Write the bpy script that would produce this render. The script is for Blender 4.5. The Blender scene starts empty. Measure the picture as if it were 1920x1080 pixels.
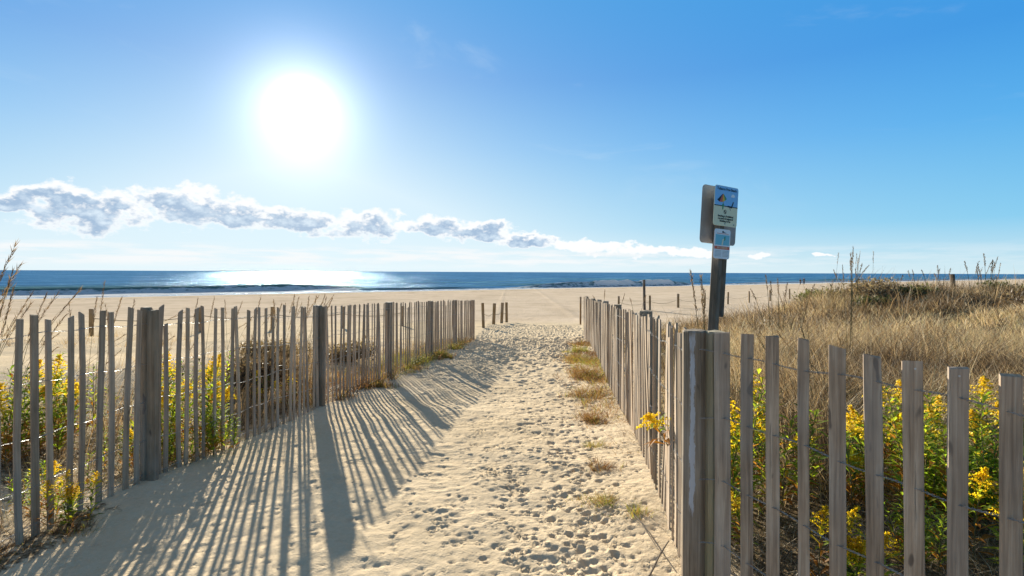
import bpy, math, random
import numpy as np
from mathutils import Vector, Matrix, Euler

random.seed(7)
RNG = np.random.default_rng(11)
sc = bpy.context.scene
COL = sc.collection
R = math.radians

# ------------------------------------------------------------------ camera
CZ = 1.42
NS = (-0.584, 0.811)          # seaward direction
cam_d = bpy.data.cameras.new('camera')
cam = bpy.data.objects.new('camera', cam_d)
COL.objects.link(cam)
cam.location = (0, 0, CZ)
cam.rotation_euler = (R(90), -R(0.226), 0)
cam_d.sensor_width = 36
cam_d.lens = 36 * 1000 / 1920
cam_d.shift_y = -30 / 1920
cam_d.clip_start = 0.05
cam_d.clip_end = 60000
sc.camera = cam

# ------------------------------------------------------------------ light
SUN = Vector((-395, 1000, 303)).normalized()
SUN_EL = math.asin(SUN.z)
SUN_AZ = math.atan2(SUN.x, SUN.y)
SUN_STRENGTH = 5.0
SKY_STRENGTH = 0.10
EXPOSURE = 1.40
sun_d = bpy.data.lights.new('sun', 'SUN')
sun_d.energy = SUN_STRENGTH
sun_d.angle = R(0.45)
sun_d.color = (1.0, 0.94, 0.78)
sun = bpy.data.objects.new('sun', sun_d)
sun.rotation_euler = (-SUN).to_track_quat('-Z', 'Y').to_euler()
sun.location = (-20, 50, 20)
COL.objects.link(sun)
sc.view_settings.view_transform = 'Standard'
sc.view_settings.look = 'None'
sc.view_settings.gamma = 1
sc.view_settings.exposure = EXPOSURE
sc.view_settings.use_curve_mapping = False


class V:
    """tiny expression helper over shader math nodes"""
    nt = None

    def __init__(s, sock):
        s.s = sock

    @staticmethod
    def op(name, *a, clamp=False):
        n = V.nt.nodes.new('ShaderNodeMath')
        n.operation = name
        n.use_clamp = clamp
        for i, x in enumerate(a):
            if isinstance(x, V):
                V.nt.links.new(x.s, n.inputs[i])
            else:
                n.inputs[i].default_value = x
        return V(n.outputs[0])

    def __add__(s, o): return V.op('ADD', s, o)
    __radd__ = __add__
    def __sub__(s, o): return V.op('SUBTRACT', s, o)
    def __rsub__(s, o): return V.op('SUBTRACT', o, s)
    def __mul__(s, o): return V.op('MULTIPLY', s, o)
    __rmul__ = __mul__
    def __truediv__(s, o): return V.op('DIVIDE', s, o)


def sstep(x, a, b):
    n = V.nt.nodes.new('ShaderNodeMapRange')
    n.interpolation_type = 'SMOOTHSTEP'
    V.nt.links.new(x.s, n.inputs['Value'])
    n.inputs['From Min'].default_value = a
    n.inputs['From Max'].default_value = b
    return V(n.outputs['Result'])


def mixc(f, a, b, mode='MIX'):
    n = V.nt.nodes.new('ShaderNodeMix')
    n.data_type = 'RGBA'
    n.blend_type = mode
    ins = [i for i in n.inputs if i.enabled] if False else n.inputs
    fac, A, B = n.inputs[0], n.inputs[6], n.inputs[7]
    for sck, val in ((fac, f), (A, a), (B, b)):
        if isinstance(val, V):
            V.nt.links.new(val.s, sck)
        elif hasattr(val, 'links'):
            V.nt.links.new(val, sck)
        elif isinstance(val, (tuple, list)):
            sck.default_value = (*val[:3], 1)
        else:
            sck.default_value = val
    return n.outputs[2]


def noise(vec, scale, detail=4, rough=0.55, dist=0.0, out='Fac'):
    n = V.nt.nodes.new('ShaderNodeTexNoise')
    n.inputs['Scale'].default_value = scale
    n.inputs['Detail'].default_value = detail
    n.inputs['Roughness'].default_value = rough
    n.inputs['Distortion'].default_value = dist
    if vec is not None:
        V.nt.links.new(vec, n.inputs['Vector'])
    return V(n.outputs[0]) if out == 'Fac' else n.outputs[1]


def comb(x, y, z):
    n = V.nt.nodes.new('ShaderNodeCombineXYZ')
    for i, v in enumerate((x, y, z)):
        if isinstance(v, V):
            V.nt.links.new(v.s, n.inputs[i])
        else:
            n.inputs[i].default_value = v
    return n.outputs[0]


def sep(sock):
    n = V.nt.nodes.new('ShaderNodeSeparateXYZ')
    V.nt.links.new(sock, n.inputs[0])
    return [V(o) for o in n.outputs]


# ------------------------------------------------------------------ sky
world = bpy.data.worlds.new('World')
sc.world = world
world.use_nodes = True
wt = world.node_tree
wt.nodes.clear()
V.nt = wt
out = wt.nodes.new('ShaderNodeOutputWorld')
bg = wt.nodes.new('ShaderNodeBackground')
sky = wt.nodes.new('ShaderNodeTexSky')
sky.sky_type = 'NISHITA'
sky.sun_disc = False
sky.sun_elevation = SUN_EL
sky.sun_rotation = SUN_AZ
sky.air_density = 1.0
sky.dust_density = 0.6
sky.ozone_density = 1.6
tc = wt.nodes.new('ShaderNodeTexCoord')
dx, dy, dz = sep(tc.outputs['Generated'])
az = V.op('ARCTAN2', dx, dy)
el = V.op('ARCSINE', dz)
cosn = wt.nodes.new('ShaderNodeVectorMath')
cosn.operation = 'DOT_PRODUCT'
wt.links.new(tc.outputs['Generated'], cosn.inputs[0])
cosn.inputs[1].default_value = SUN
theta = V.op('ARCCOSINE', V.op('MINIMUM', V(cosn.outputs['Value']), 0.999999))
# sky colour by elevation (values as exposed), clear blue in view, paler with haze low down and towards the sun
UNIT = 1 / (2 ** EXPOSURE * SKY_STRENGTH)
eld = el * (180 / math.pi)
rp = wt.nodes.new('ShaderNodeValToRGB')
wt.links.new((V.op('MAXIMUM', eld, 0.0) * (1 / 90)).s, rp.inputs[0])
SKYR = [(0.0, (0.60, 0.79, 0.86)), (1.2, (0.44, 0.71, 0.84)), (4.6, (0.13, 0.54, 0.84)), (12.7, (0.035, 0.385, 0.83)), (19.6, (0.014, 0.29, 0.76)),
        (30, (0.035, 0.32, 0.75)), (45, (0.17, 0.275, 0.43)), (65, (0.25, 0.27, 0.30)), (90, (0.26, 0.27, 0.28))]  # unseen upper dome greyed and dimmed so its fill leaves shadows neutral
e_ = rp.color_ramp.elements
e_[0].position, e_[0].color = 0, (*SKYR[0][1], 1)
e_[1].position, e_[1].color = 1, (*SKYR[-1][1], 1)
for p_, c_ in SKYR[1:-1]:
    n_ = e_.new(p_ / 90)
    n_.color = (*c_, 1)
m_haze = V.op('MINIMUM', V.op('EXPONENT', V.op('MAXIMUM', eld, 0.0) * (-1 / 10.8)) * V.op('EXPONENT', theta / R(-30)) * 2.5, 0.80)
# the physical sky gives a tenth of the colour
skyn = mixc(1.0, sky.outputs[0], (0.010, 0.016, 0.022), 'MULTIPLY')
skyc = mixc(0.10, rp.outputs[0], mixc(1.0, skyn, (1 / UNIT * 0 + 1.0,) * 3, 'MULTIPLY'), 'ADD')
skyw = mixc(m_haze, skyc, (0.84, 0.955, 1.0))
g1 = V.op('EXPONENT', V.op('MULTIPLY', V.op('POWER', theta / R(4.2), 1.7), -1.0)) * 0.95 + V.op('EXPONENT', theta / R(-9.0)) * 0.12
g2 = V.op('EXPONENT', V.op('MULTIPLY', V.op('POWER', theta / R(1.3), 2.0), -1.0)) * 30.0
gl = g1 + g2
skyh = mixc(1.0, skyw, comb(gl, gl, gl), 'ADD')

# clouds: a bank of backlit cumulus low over the sea, thin streaks below it
def px(x, y):
    a = math.atan((x - 960) / 1000)
    return a, math.atan((507 + x * 0.004 - y) / 1000 * math.cos(a))
wn = noise(comb(az, el * 1.6, 0.0), 16, 4, 0.6, 0, 'Color')
wx, wy, wz = sep(wn)
azw = az + (wx - 0.5) * 0.085
elw = el + (wy - 0.5) * 0.05
blobs = [(20, 378, 70, 16), (165, 392, 120, 37), (120, 372, 110, 20), (290, 370, 50, 18), (365, 390, 85, 34), (450, 405, 55, 26), (555, 416, 78, 22),
         (685, 421, 66, 25), (760, 420, 40, 10), (815, 424, 55, 19), (895, 436, 66, 19), (985, 452, 60, 14),
         (1060, 460, 50, 10), (1130, 466, 60, 9), (1220, 473, 60, 8), (1290, 476, 55, 7), (1430, 477, 14, 6), (1545, 481, 12, 3)]
field = None
dark = None
for (bx, by, rx, ry) in blobs:
    a0, e0 = px(bx, by)
    k = 1 / (1 + ((bx - 960) / 1000) ** 2)
    ra, re = rx / 1000 * k * 1.25, ry / 1000 * math.cos(a0) * 1.30
    u = (azw - a0) * (1 / ra)
    v = (elw - e0) * (1 / re)
    b = 1.0 - (u * u + v * v)
    field = b if field is None else V.op('MAXIMUM', field, b)
    if ry >= 13:
        v2 = (elw - (e0 - re * 0.16)) * (1 / re)
        b2 = 1.0 - (u * u * 1.1 + v2 * v2 * 1.15)
        dark = b2 if dark is None else V.op('MAXIMUM', dark, b2)
cn = noise(comb(az, el * 1.5, 0.3), 34, 6, 0.58)
cn2 = noise(comb(az, el * 1.5, 4.3), 120, 4, 0.6)
dens = field + (cn - 0.5) * 2.6 + (cn2 - 0.5) * 0.6
alpha = sstep(dens, -0.05, 0.55)
cn3 = noise(comb(az + 0.005, el * 1.5 + 0.010, 0.3), 34, 6, 0.58)
relief = (cn - cn3) * 4.0
dk = sstep(dark + (cn - 0.5) * 2.6 + (cn2 - 0.5) * 0.5, 0.38, 0.86)
near_sun = V.op('EXPONENT', theta / R(-16.0))
dcol = mixc(V.op('ADD', relief, 0.22, clamp=True), (0.29, 0.45, 0.66), (0.68, 0.82, 0.95))
cc = mixc(dk * 0.95, (1.02, 1.03, 1.04), dcol)
cc2 = mixc(near_sun * 0.35, cc, (0.95, 0.98, 1.0))
s1 = mixc(alpha * 0.96, skyh, cc2)
# thin streaks lower down
st = noise(comb(az * 1.0, el * 9.0, 1.7), 11, 6, 0.6)
band = sstep(el, R(0.2), R(1.0)) * (1.0 - sstep(el, R(1.9), R(3.0)))
fade = 1.0 - sstep(az, R(0), R(42)) * 0.75
s2 = mixc(sstep(st, 0.38, 0.66) * band * fade * 0.9, s1, (0.95, 0.97, 0.98))
# faint high cirrus
ci = noise(comb(az * 1.0 + el, el * 3.0, 7.7), 3.2, 5, 0.6, 0.6)
s3 = mixc(sstep(ci, 0.56, 0.80) * 0.22 * sstep(el, R(4), R(12)), s2, (0.75, 0.86, 0.95))
below = sstep(el, R(-2.0), R(-0.2))
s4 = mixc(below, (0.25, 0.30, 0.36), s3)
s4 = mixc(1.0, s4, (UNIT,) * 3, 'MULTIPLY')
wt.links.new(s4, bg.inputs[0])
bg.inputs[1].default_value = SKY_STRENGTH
wt.links.new(bg.outputs[0], out.inputs[0])
world.cycles.sampling_method = 'MANUAL'
world.cycles.sample_map_resolution = 1024

# ------------------------------------------------------------------ helpers
def link(o, parent=None):
    COL.objects.link(o)
    if parent is not None:
        o.parent = parent
    return o


def tag(o, label=None, cat=None, group=None, kind=None):
    for k, v in (('label', label), ('category', cat), ('group', group), ('kind', kind)):
        if v:
            o[k] = v
    return o


def empty(name, loc=(0, 0, 0), **kw):
    o = bpy.data.objects.new(name, None)
    o.empty_display_size = 0.1
    o.location = loc
    link(o)
    return tag(o, **kw)


def npmesh(name, co, faces, n=3, mat=None, attrs=None, smooth=False):
    co = np.asarray(co, dtype=np.float32)
    faces = np.asarray(faces, dtype=np.int32).reshape(-1, n)
    me = bpy.data.meshes.new(name)
    me.vertices.add(len(co))
    me.vertices.foreach_set('co', co.ravel())
    me.loops.add(faces.size)
    me.loops.foreach_set('vertex_index', faces.ravel())
    me.polygons.add(len(faces))
    me.polygons.foreach_set('loop_start', np.arange(0, faces.size, n, dtype=np.int32))
    me.polygons.foreach_set('loop_total', np.full(len(faces), n, dtype=np.int32))
    me.polygons.foreach_set('use_smooth', np.full(len(faces), smooth))
    for k, v in (attrs or {}).items():
        a = me.attributes.new(k, 'FLOAT', 'POINT')
        a.data.foreach_set('value', np.asarray(v, dtype=np.float32))
    me.update(calc_edges=True)
    if mat:
        me.materials.append(mat)
    return me


def pymesh(name, verts, faces, mat=None, smooth=False):
    me = bpy.data.meshes.new(name)
    me.from_pydata([tuple(v) for v in verts], [], faces)
    if mat:
        me.materials.append(mat)
    if smooth:
        me.polygons.foreach_set('use_smooth', [True] * len(me.polygons))
    me.update()
    return me


def obj(name, me, parent=None, loc=None):
    o = bpy.data.objects.new(name, me)
    if loc is not None:
        o.location = loc
    return link(o, parent)


def hash2(ix, iy, seed):
    h = (ix.astype(np.int64) * 374761393 + iy.astype(np.int64) * 668265263 + seed * 1442695041) & 0xffffffff
    h = ((h ^ (h >> 13)) * 1274126177) & 0xffffffff
    h = h ^ (h >> 16)
    return (h & 0xffff) / 65535.0


def vnoise(x, y, seed=0):
    x = np.asarray(x, dtype=np.float64)
    y = np.asarray(y, dtype=np.float64)
    ix, iy = np.floor(x).astype(np.int64), np.floor(y).astype(np.int64)
    fx, fy = x - ix, y - iy
    fx, fy = fx * fx * (3 - 2 * fx), fy * fy * (3 - 2 * fy)
    a, b = hash2(ix, iy, seed), hash2(ix + 1, iy, seed)
    c, d = hash2(ix, iy + 1, seed), hash2(ix + 1, iy + 1, seed)
    return (a + (b - a) * fx) * (1 - fy) + (c + (d - c) * fx) * fy - 0.5


def fbm(x, y, f, o=4, seed=0):
    s, a = 0, 1.0
    for i in range(o):
        s = s + a * vnoise(x * f + 13.7 * i, y * f - 7.1 * i, seed + i)
        f *= 2.03
        a *= 0.5
    return s


def ss(x, a, b):
    t = np.clip((np.asarray(x, dtype=np.float64) - a) / (b - a), 0, 1)
    return t * t * (3 - 2 * t)


# ------------------------------------------------------------------ fences in plan
LP = [(3.67, -2.485), (6.1, -2.166), (8.55, -1.905), (11.1, -1.64), (13.9, -1.42), (16.4, -1.148)]
LPATH = [(0.3, -3.25), (1.5, -2.80), (2.7, -2.58)] + LP
RP = [(2.36, 0.80), (4.8, 1.12), (7.24, 1.35), (9.68, 1.62), (12.12, 1.90), (14.56, 2.14), (17.0, 2.30)]
FRONT = [(0.55, 1.52), (1.32, 1.23), (2.12, 0.93), (2.36, 0.80)]
def xl(y): return np.interp(y, [p[0] for p in LPATH] + [30], [p[1] for p in LPATH] + [-1.1])
def xr(y):
    pts = FRONT + RP[1:] + [(30, 4.2)]
    return np.interp(y, [p[0] for p in pts], [p[1] for p in pts])

TS = (0.811, 0.584)           # along the shore
SEA_Z = CZ - 3.4
PROF_Y = [-6, 0, 2.5, 3.7, 6.1, 8.4, 11.3, 13.9, 16.4, 25, 34, 50, 400]
PROF_D = [1.40, 1.42, 1.44, 1.455, 1.56, 1.68, 1.83, 1.96, 2.09, 2.52, 2.93, 3.7, 9.0]


def ground_z(x, y):
    x = np.asarray(x, dtype=np.float64)
    y = np.asarray(y, dtype=np.float64)
    base = np.interp(y, PROF_Y, PROF_D)
    s = NS[0] * x + NS[1] * y
    beach = 3.4 - 0.032 * np.clip(84 - s, -30, 10) - 0.0036 * np.maximum(74 - s, 0)
    k = 0.06
    m = -k * np.logaddexp(-base / k, -beach / k)
    # left dune behind the fence
    dl = xl(np.clip(y, 0, 30)) - x
    hl = ss(dl, 0.2, 3.0) * ss(y, 1.0, 7) * (1 - ss(y, 10.5, 17)) * (0.42 + 0.16 * fbm(x, y, 0.35, 3, 5))
    # right dune
    dr = x - xr(np.clip(y, 0.5, 30))
    k_ = np.clip(x / np.maximum(y, 3), 0, 2)
    amp = 0.55 * ss(dr, 0.3, 5.5) + 0.64 * ss(x, 6.2, 10)
    hr = amp * ss(y, 2.0, 13) * (1 - ss(y - 0.62 * np.maximum(x - 6, 0), 13.5, 20)) + 0.12 * ss(dr, 0.1, 1.2) * (1 - ss(y, 18, 24))
    hr = hr + ss(dr, 0.3, 2) * (1 - ss(y, 22, 34)) * (0.16 * fbm(x, y, 0.45, 3, 9) + 0.10 * fbm(x, y, 1.3, 2, 4))
    # drift at the foot of the fences and gentle swells in the path
    inp = ss(dl, -0.5, 0.0) * 0 + (1 - ss(np.abs(dl), 0.0, 0.35)) * 0.02 + (1 - ss(np.abs(dr), 0.0, 0.5)) * 0.03
    path = (1 - ss(y, 26, 34)) * (0.045 * fbm(x, y, 0.9, 3, 2))
    far = ss(y, 24, 34) * 0.10 * fbm(x, y, 0.08, 3, 21) * (1 - ss(s, 70, 80))
    toe = 0.10 * np.exp(-((y - 23.5 - 0.4 * x) / 2.2) ** 2) * ss(x, 3.0, 6.0)
    return CZ - m + hl + hr + inp + path + far + toe


def gz(x, y):
    return float(ground_z(np.array([x]), np.array([y]))[0])


# ------------------------------------------------------------------ materials
def mat_new(name):
    m = bpy.data.materials.new(name)
    m.use_nodes = True
    m.node_tree.nodes.clear()
    V.nt = m.node_tree
    o = V.nt.nodes.new('ShaderNodeOutputMaterial')
    return m, o


def N(t):
    return V.nt.nodes.new(t)


def L(a, b):
    V.nt.links.new(a, b)


def principled(rough=0.8, spec=0.3):
    p = N('ShaderNodeBsdfPrincipled')
    p.inputs['Roughness'].default_value = rough
    p.inputs['Specular IOR Level'].default_value = spec
    return p


def geo_pos():
    return N('ShaderNodeNewGeometry').outputs['Position']


def bump(h, strength=0.5, dist=0.01, normal=None):
    b = N('ShaderNodeBump')
    b.inputs['Strength'].default_value = strength
    b.inputs['Distance'].default_value = dist
    L(h.s if isinstance(h, V) else h, b.inputs['Height'])
    if normal is not None:
        L(normal, b.inputs['Normal'])
    return b.outputs[0]


def attr(name):
    a = N('ShaderNodeAttribute')
    a.attribute_name = name
    return V(a.outputs['Fac'])


def ramp(f, stops):
    r = N('ShaderNodeValToRGB')
    L(f.s, r.inputs[0])
    e = r.color_ramp.elements
    e[0].position, e[0].color = stops[0][0], (*stops[0][1], 1)
    e[1].position, e[1].color = stops[-1][0], (*stops[-1][1], 1)
    for p, c in stops[1:-1]:
        n = e.new(p)
        n.color = (*c, 1)
    return r.outputs[0]


# sand
M_SAND, o = mat_new('sand')
P = geo_pos()
p = principled(0.95, 0.0)
n1 = noise(P, 1.1, 4)
n2 = noise(P, 260, 2, 0.6)
n3 = noise(P, 38, 4, 0.6)
c = ramp(n1 * 0.6 + n3 * 0.4, [(0.3, (0.49, 0.378, 0.25)), (0.55, (0.58, 0.455, 0.312)), (0.75, (0.65, 0.52, 0.365))])
c = mixc(sstep(n2, 0.60, 0.75) * 0.5, c, (0.22, 0.16, 0.10))
c = mixc((1.0 - sstep(n2, 0.26, 0.38)) * 0.5, c, (0.75, 0.68, 0.55))
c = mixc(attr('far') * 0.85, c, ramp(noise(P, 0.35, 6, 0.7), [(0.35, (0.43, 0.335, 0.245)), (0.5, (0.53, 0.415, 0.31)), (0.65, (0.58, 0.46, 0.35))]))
wet = attr('wet')
c = mixc(wet, c, (0.27, 0.20, 0.13))
Xp, Yp, Zp = sep(P)
sp_ = Xp * NS[0] + Yp * NS[1]
wl = V.op('ABSOLUTE', sp_ - 71.5 + (noise(P, 0.11, 3) - 0.5) * 9.0)
wk = (1.0 - sstep(wl, 0.15, 0.9)) * sstep(noise(P, 1.3, 5, 0.75), 0.44, 0.60)
c = mixc(wk * 0.75, c, (0.13, 0.095, 0.065))
lit_ = attr('litter')
nl = noise(P, 9, 5, 0.7)
nl2 = noise(P, 60, 3, 0.7)
lc = ramp(nl2, [(0.3, (0.035, 0.024, 0.016)), (0.5, (0.12, 0.085, 0.052)), (0.7, (0.30, 0.22, 0.13))])
c = mixc(sstep(lit_ + (nl - 0.5) * 1.5, 0.35, 0.6), c, lc)
L(c, p.inputs['Base Color'])
hb = noise(P, 34, 5, 0.65) * 0.008 + n2 * 0.0012 + noise(P, 90, 3, 0.6) * 0.004
wave = (noise(P, 5, 4, 0.65) * 0.07 + noise(P, 0.9, 4, 0.6) * 0.10) * attr('far')
L(bump(hb + wave, 0.85, 1.0), p.inputs['Normal'])
L(p.outputs[0], o.inputs[0])

# sea
M_SEA, o = mat_new('sea_water')
P = geo_pos()
X, Y, Z = sep(P)
s_ = X * NS[0] + Y * NS[1]
t_ = X * TS[0] + Y * TS[1]
foam = attr('foam')
face = attr('face')
fn = noise(comb(s_ * 1.0, t_ * 0.35, 0.0), 1.4, 7, 0.68)
fm = sstep(foam + (fn - 0.5) * 1.3, 0.42, 0.62)
pv = comb(s_ * 1.0, t_ * 0.45, 0.0)
w1 = noise(pv, 0.55, 6, 0.62)
w2 = noise(comb(s_ * 1.0, t_ * 0.5, 3.0), 0.05, 5, 0.65)
w3 = noise(pv, 3.5, 4, 0.6)
p = N('ShaderNodeMixShader')
p.inputs[0].default_value = 0.15
body = N('ShaderNodeBsdfDiffuse')
film = N('ShaderNodeBsdfGlossy')
L(body.outputs[0], p.inputs[1])
L(film.outputs[0], p.inputs[2])
deep = ramp(w2 * 0.65 + w1 * 0.35, [(0.38, (0.012, 0.065, 0.155)), (0.50, (0.030, 0.122, 0.245)), (0.62, (0.085, 0.215, 0.350))])
deep = mixc(face, deep, (0.15, 0.28, 0.27))  # face brightened in colour to stand in for sunlight scattered through the wave
L(deep, body.inputs['Color'])
gln = noise(comb(t_ * 0.45, V.op('LOGARITHM', V.op('MAXIMUM', s_, 50.0), 2.718) * 16.0, 0.0), 1.0, 5, 0.75)
gl2 = sstep(gln, 0.40, 0.62)
spk = sstep(noise(comb(t_ * 0.8, V.op('LOGARITHM', V.op('MAXIMUM', s_, 50.0), 2.718) * 40.0, 5.0), 1.0, 3, 0.7), 0.60, 0.70)
L((gl2 * 0.16 + 0.05 + spk * 0.16).s, film.inputs['Roughness'])
h = w1 * 1.5 + w2 * 6.2 + w3 * 0.13
bn_ = bump(h, 1.0, 0.8)
L(bn_, film.inputs['Normal'])
L(bn_, body.inputs['Normal'])
L(mixc(face, (0.55, 0.75, 0.95), (0.1, 0.12, 0.12)), film.inputs['Color'])
d1_ = N('ShaderNodeBsdfDiffuse')
d1_.inputs[0].default_value = (0.84, 0.85, 0.86, 1)
d2_ = N('ShaderNodeBsdfTranslucent')
d2_.inputs[0].default_value = (0.84, 0.85, 0.86, 1)
d = N('ShaderNodeMixShader')
d.inputs[0].default_value = 0.45
L(d1_.outputs[0], d.inputs[1])
L(d2_.outputs[0], d.inputs[2])
mx = N('ShaderNodeMixShader')
L(fm.s, mx.inputs[0])
tf_ = N('ShaderNodeBsdfTranslucent')
tf_.inputs[0].default_value = (0.13, 0.30, 0.26, 1)
mf_ = N('ShaderNodeMixShader')
L((face * 0.45).s, mf_.inputs[0])
L(p.outputs[0], mf_.inputs[1])
L(tf_.outputs[0], mf_.inputs[2])
L(mf_.outputs[0], mx.inputs[1])
L(d.outputs[0], mx.inputs[2])
L(mx.outputs[0], o.inputs[0])


def wood(name, stops, rough=0.85, grain=1.0, vary=0.5, green=0.0, paint=None):
    m, o = mat_new(name)
    tcn = N('ShaderNodeTexCoord')
    oi = N('ShaderNodeObjectInfo')
    rnd = V(oi.outputs['Random'])
    x, y, z = sep(tcn.outputs['Object'])
    off = rnd * 37.0
    v = comb(x * 60.0 + off, y * 60.0 + off * 1.7, z * 2.2 + off)
    g = noise(v, 1.0, 6, 0.65, 0.25)
    v2 = comb(x * 160.0 + off, y * 160.0, z * 3.0)
    g2 = noise(v2, 1.0, 3, 0.6)
    blot = noise(comb(x * 6.0 + off, y * 6.0, z * 3.5 + off), 1.0, 4, 0.6)
    c = ramp(g * 0.55 + g2 * 0.25 + blot * 0.2, stops)
    tone = rnd * vary + (1 - vary / 2) + (blot - 0.5) * 0.5
    c = mixc(1.0, c, comb(tone * 1.06, tone * 0.94, tone * 0.80), 'MULTIPLY')
    knot = sstep(noise(comb(x * 22.0 + off, y * 22.0, z * 9.0 + off * 3.0), 1.0, 1, 0.5), 0.70, 0.76)
    c = mixc(knot * 0.7, c, (0.07, 0.05, 0.04))
    grey = noise(comb(off, x * 3.0, z * 1.6 + off), 1.0, 3, 0.6)
    c = mixc(sstep(grey, 0.45, 0.65) * 0.28, c, (0.34, 0.315, 0.29))
    crack = sstep(g2 * 0.5 + g * 0.5, 0.60, 0.66)
    c = mixc(crack * 0.55, c, (0.05, 0.04, 0.03))
    if green:
        c = mixc(sstep(blot, 0.5, 0.7) * green, c, (0.20, 0.22, 0.13))
    if paint:      # a worn patch of pale old paint on one side
        a_, z0_, z1_ = paint
        ang = V.op('ABSOLUTE', V.op('ARCTAN2', y * math.cos(a_) - x * math.sin(a_), x * math.cos(a_) + y * math.sin(a_)))
        edge = noise(comb(x * 40.0, y * 40.0, z * 9.0), 1.0, 5, 0.7)
        wm = (1.0 - sstep(ang + (edge - 0.5) * 0.9, 0.16, 0.26)) * sstep(z + (edge - 0.5) * 0.3, z0_, z0_ + 0.05) * (1.0 - sstep(z + (edge - 0.5) * 0.4, z1_ - 0.12, z1_))
        c = mixc(wm * 0.75, c, (0.50, 0.50, 0.53))
    p = principled(rough, 0.2)
    L(c, p.inputs['Base Color'])
    L(bump(g * 1.0 + g2 * 0.5 - crack * 0.8, 0.5 * grain, 0.004), p.inputs['Normal'])
    L(p.outputs[0], o.inputs[0])
    return m


M_SLAT = wood('weathered_slat', [(0.34, (0.17, 0.135, 0.10)), (0.5, (0.33, 0.27, 0.215)), (0.66, (0.47, 0.41, 0.34))], vary=0.5)
M_SLAT2 = wood('weathered_slat_near', [(0.36, (0.17, 0.13, 0.10)), (0.5, (0.335, 0.27, 0.22)), (0.63, (0.49, 0.43, 0.375))], vary=0.22, grain=1.6)
M_POST = wood('weathered_post', [(0.3, (0.10, 0.082, 0.062)), (0.5, (0.22, 0.185, 0.145)), (0.7, (0.36, 0.31, 0.255))], vary=0.3, grain=1.4)
M_POSTP = wood('painted_post', [(0.34, (0.10, 0.082, 0.066)), (0.5, (0.23, 0.195, 0.16)), (0.66, (0.36, 0.315, 0.265))], vary=0.1, grain=1.6, paint=(R(240), 0.62, 1.40))
M_POSTG = wood('treated_post', [(0.3, (0.15, 0.13, 0.085)), (0.5, (0.27, 0.24, 0.165)), (0.7, (0.38, 0.35, 0.26))], vary=0.1, grain=1.4, green=0.5)
M_ROPEPOST = wood('rope_post_wood', [(0.3, (0.16, 0.105, 0.05)), (0.5, (0.27, 0.19, 0.10)), (0.7, (0.36, 0.27, 0.16))], vary=0.3)
M_SIGNPOST = wood('sign_post_wood', [(0.3, (0.07, 0.058, 0.045)), (0.5, (0.155, 0.13, 0.105)), (0.7, (0.26, 0.225, 0.185))], vary=0.5)
M_DARKPOST = wood('dark_post_wood', [(0.3, (0.035, 0.03, 0.025)), (0.5, (0.085, 0.07, 0.058)), (0.7, (0.16, 0.135, 0.11))], vary=0.2)


def simple(name, col, rough=0.6, spec=0.3, metal=0.0, var=0.0, scale=20):
    m, o = mat_new(name)
    p = principled(rough, spec)
    p.inputs['Metallic'].default_value = metal
    if var:
        nn = noise(N('ShaderNodeTexCoord').outputs['Object'], scale, 4)
        lo = tuple(x * (1 - var) for x in col)
        hi = tuple(min(1, x * (1 + var)) for x in col)
        L(ramp(nn, [(0.3, lo), (0.7, hi)]), p.inputs['Base Color'])
    else:
        p.inputs['Base Color'].default_value = (*col, 1)
    L(p.outputs[0], o.inputs[0])
    return m


M_WIRE = simple('galvanised_wire', (0.30, 0.275, 0.25), 0.5, 0.4, 0.2, 0.4, 60)
M_ROPE = simple('rope', (0.30, 0.24, 0.16), 0.9, 0.1, 0, 0.3, 40)
M_ALU = simple('bare_aluminium', (0.40, 0.35, 0.315), 0.5, 0.3, 0.0, 0.15, 6)
M_SBLUE = simple('sign_blue', (0.24, 0.52, 0.82), 0.5)
M_SBEIGE = simple('sign_beige', (0.78, 0.73, 0.50), 0.5)
M_SWHITE = simple('sign_white', (0.82, 0.82, 0.83), 0.5)
M_STEAL = simple('sign_teal', (0.20, 0.52, 0.62), 0.5)
M_SRED = simple('sign_red', (0.60, 0.13, 0.08), 0.5)
M_SYEL = simple('sign_yellow', (0.70, 0.42, 0.05), 0.5)
M_SGREEN = simple('sign_green', (0.05, 0.28, 0.16), 0.5)
M_SBLACK = simple('sign_black', (0.012, 0.02, 0.03), 0.5)
M_GREY = simple('sign_grey', (0.30, 0.29, 0.28), 0.5)
M_CLOTHA = simple('dark_navy_cloth', (0.012, 0.018, 0.035), 0.9)
M_CLOTHB = simple('black_cloth', (0.01, 0.01, 0.012), 0.9)
M_SKIN = simple('skin', (0.45, 0.28, 0.2), 0.7)
M_STONE = simple('nail_metal', (0.5, 0.48, 0.46), 0.5, 0.5, 0.4)


def leafmat(name, stops, trans=0.45, rough=0.6, tmul=(1.25, 1.25, 0.9)):
    m, o = mat_new(name)
    t = attr('tint')
    c = ramp(t, stops)
    d = principled(rough, 0.25)
    L(c, d.inputs['Base Color'])
    tr = N('ShaderNodeBsdfTranslucent')
    L(mixc(1.0, c, tmul, 'MULTIPLY'), tr.inputs[0])
    mx = N('ShaderNodeMixShader')
    mx.inputs[0].default_value = trans
    L(d.outputs[0], mx.inputs[1])
    L(tr.outputs[0], mx.inputs[2])
    L(mx.outputs[0], o.inputs[0])
    return m


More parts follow.
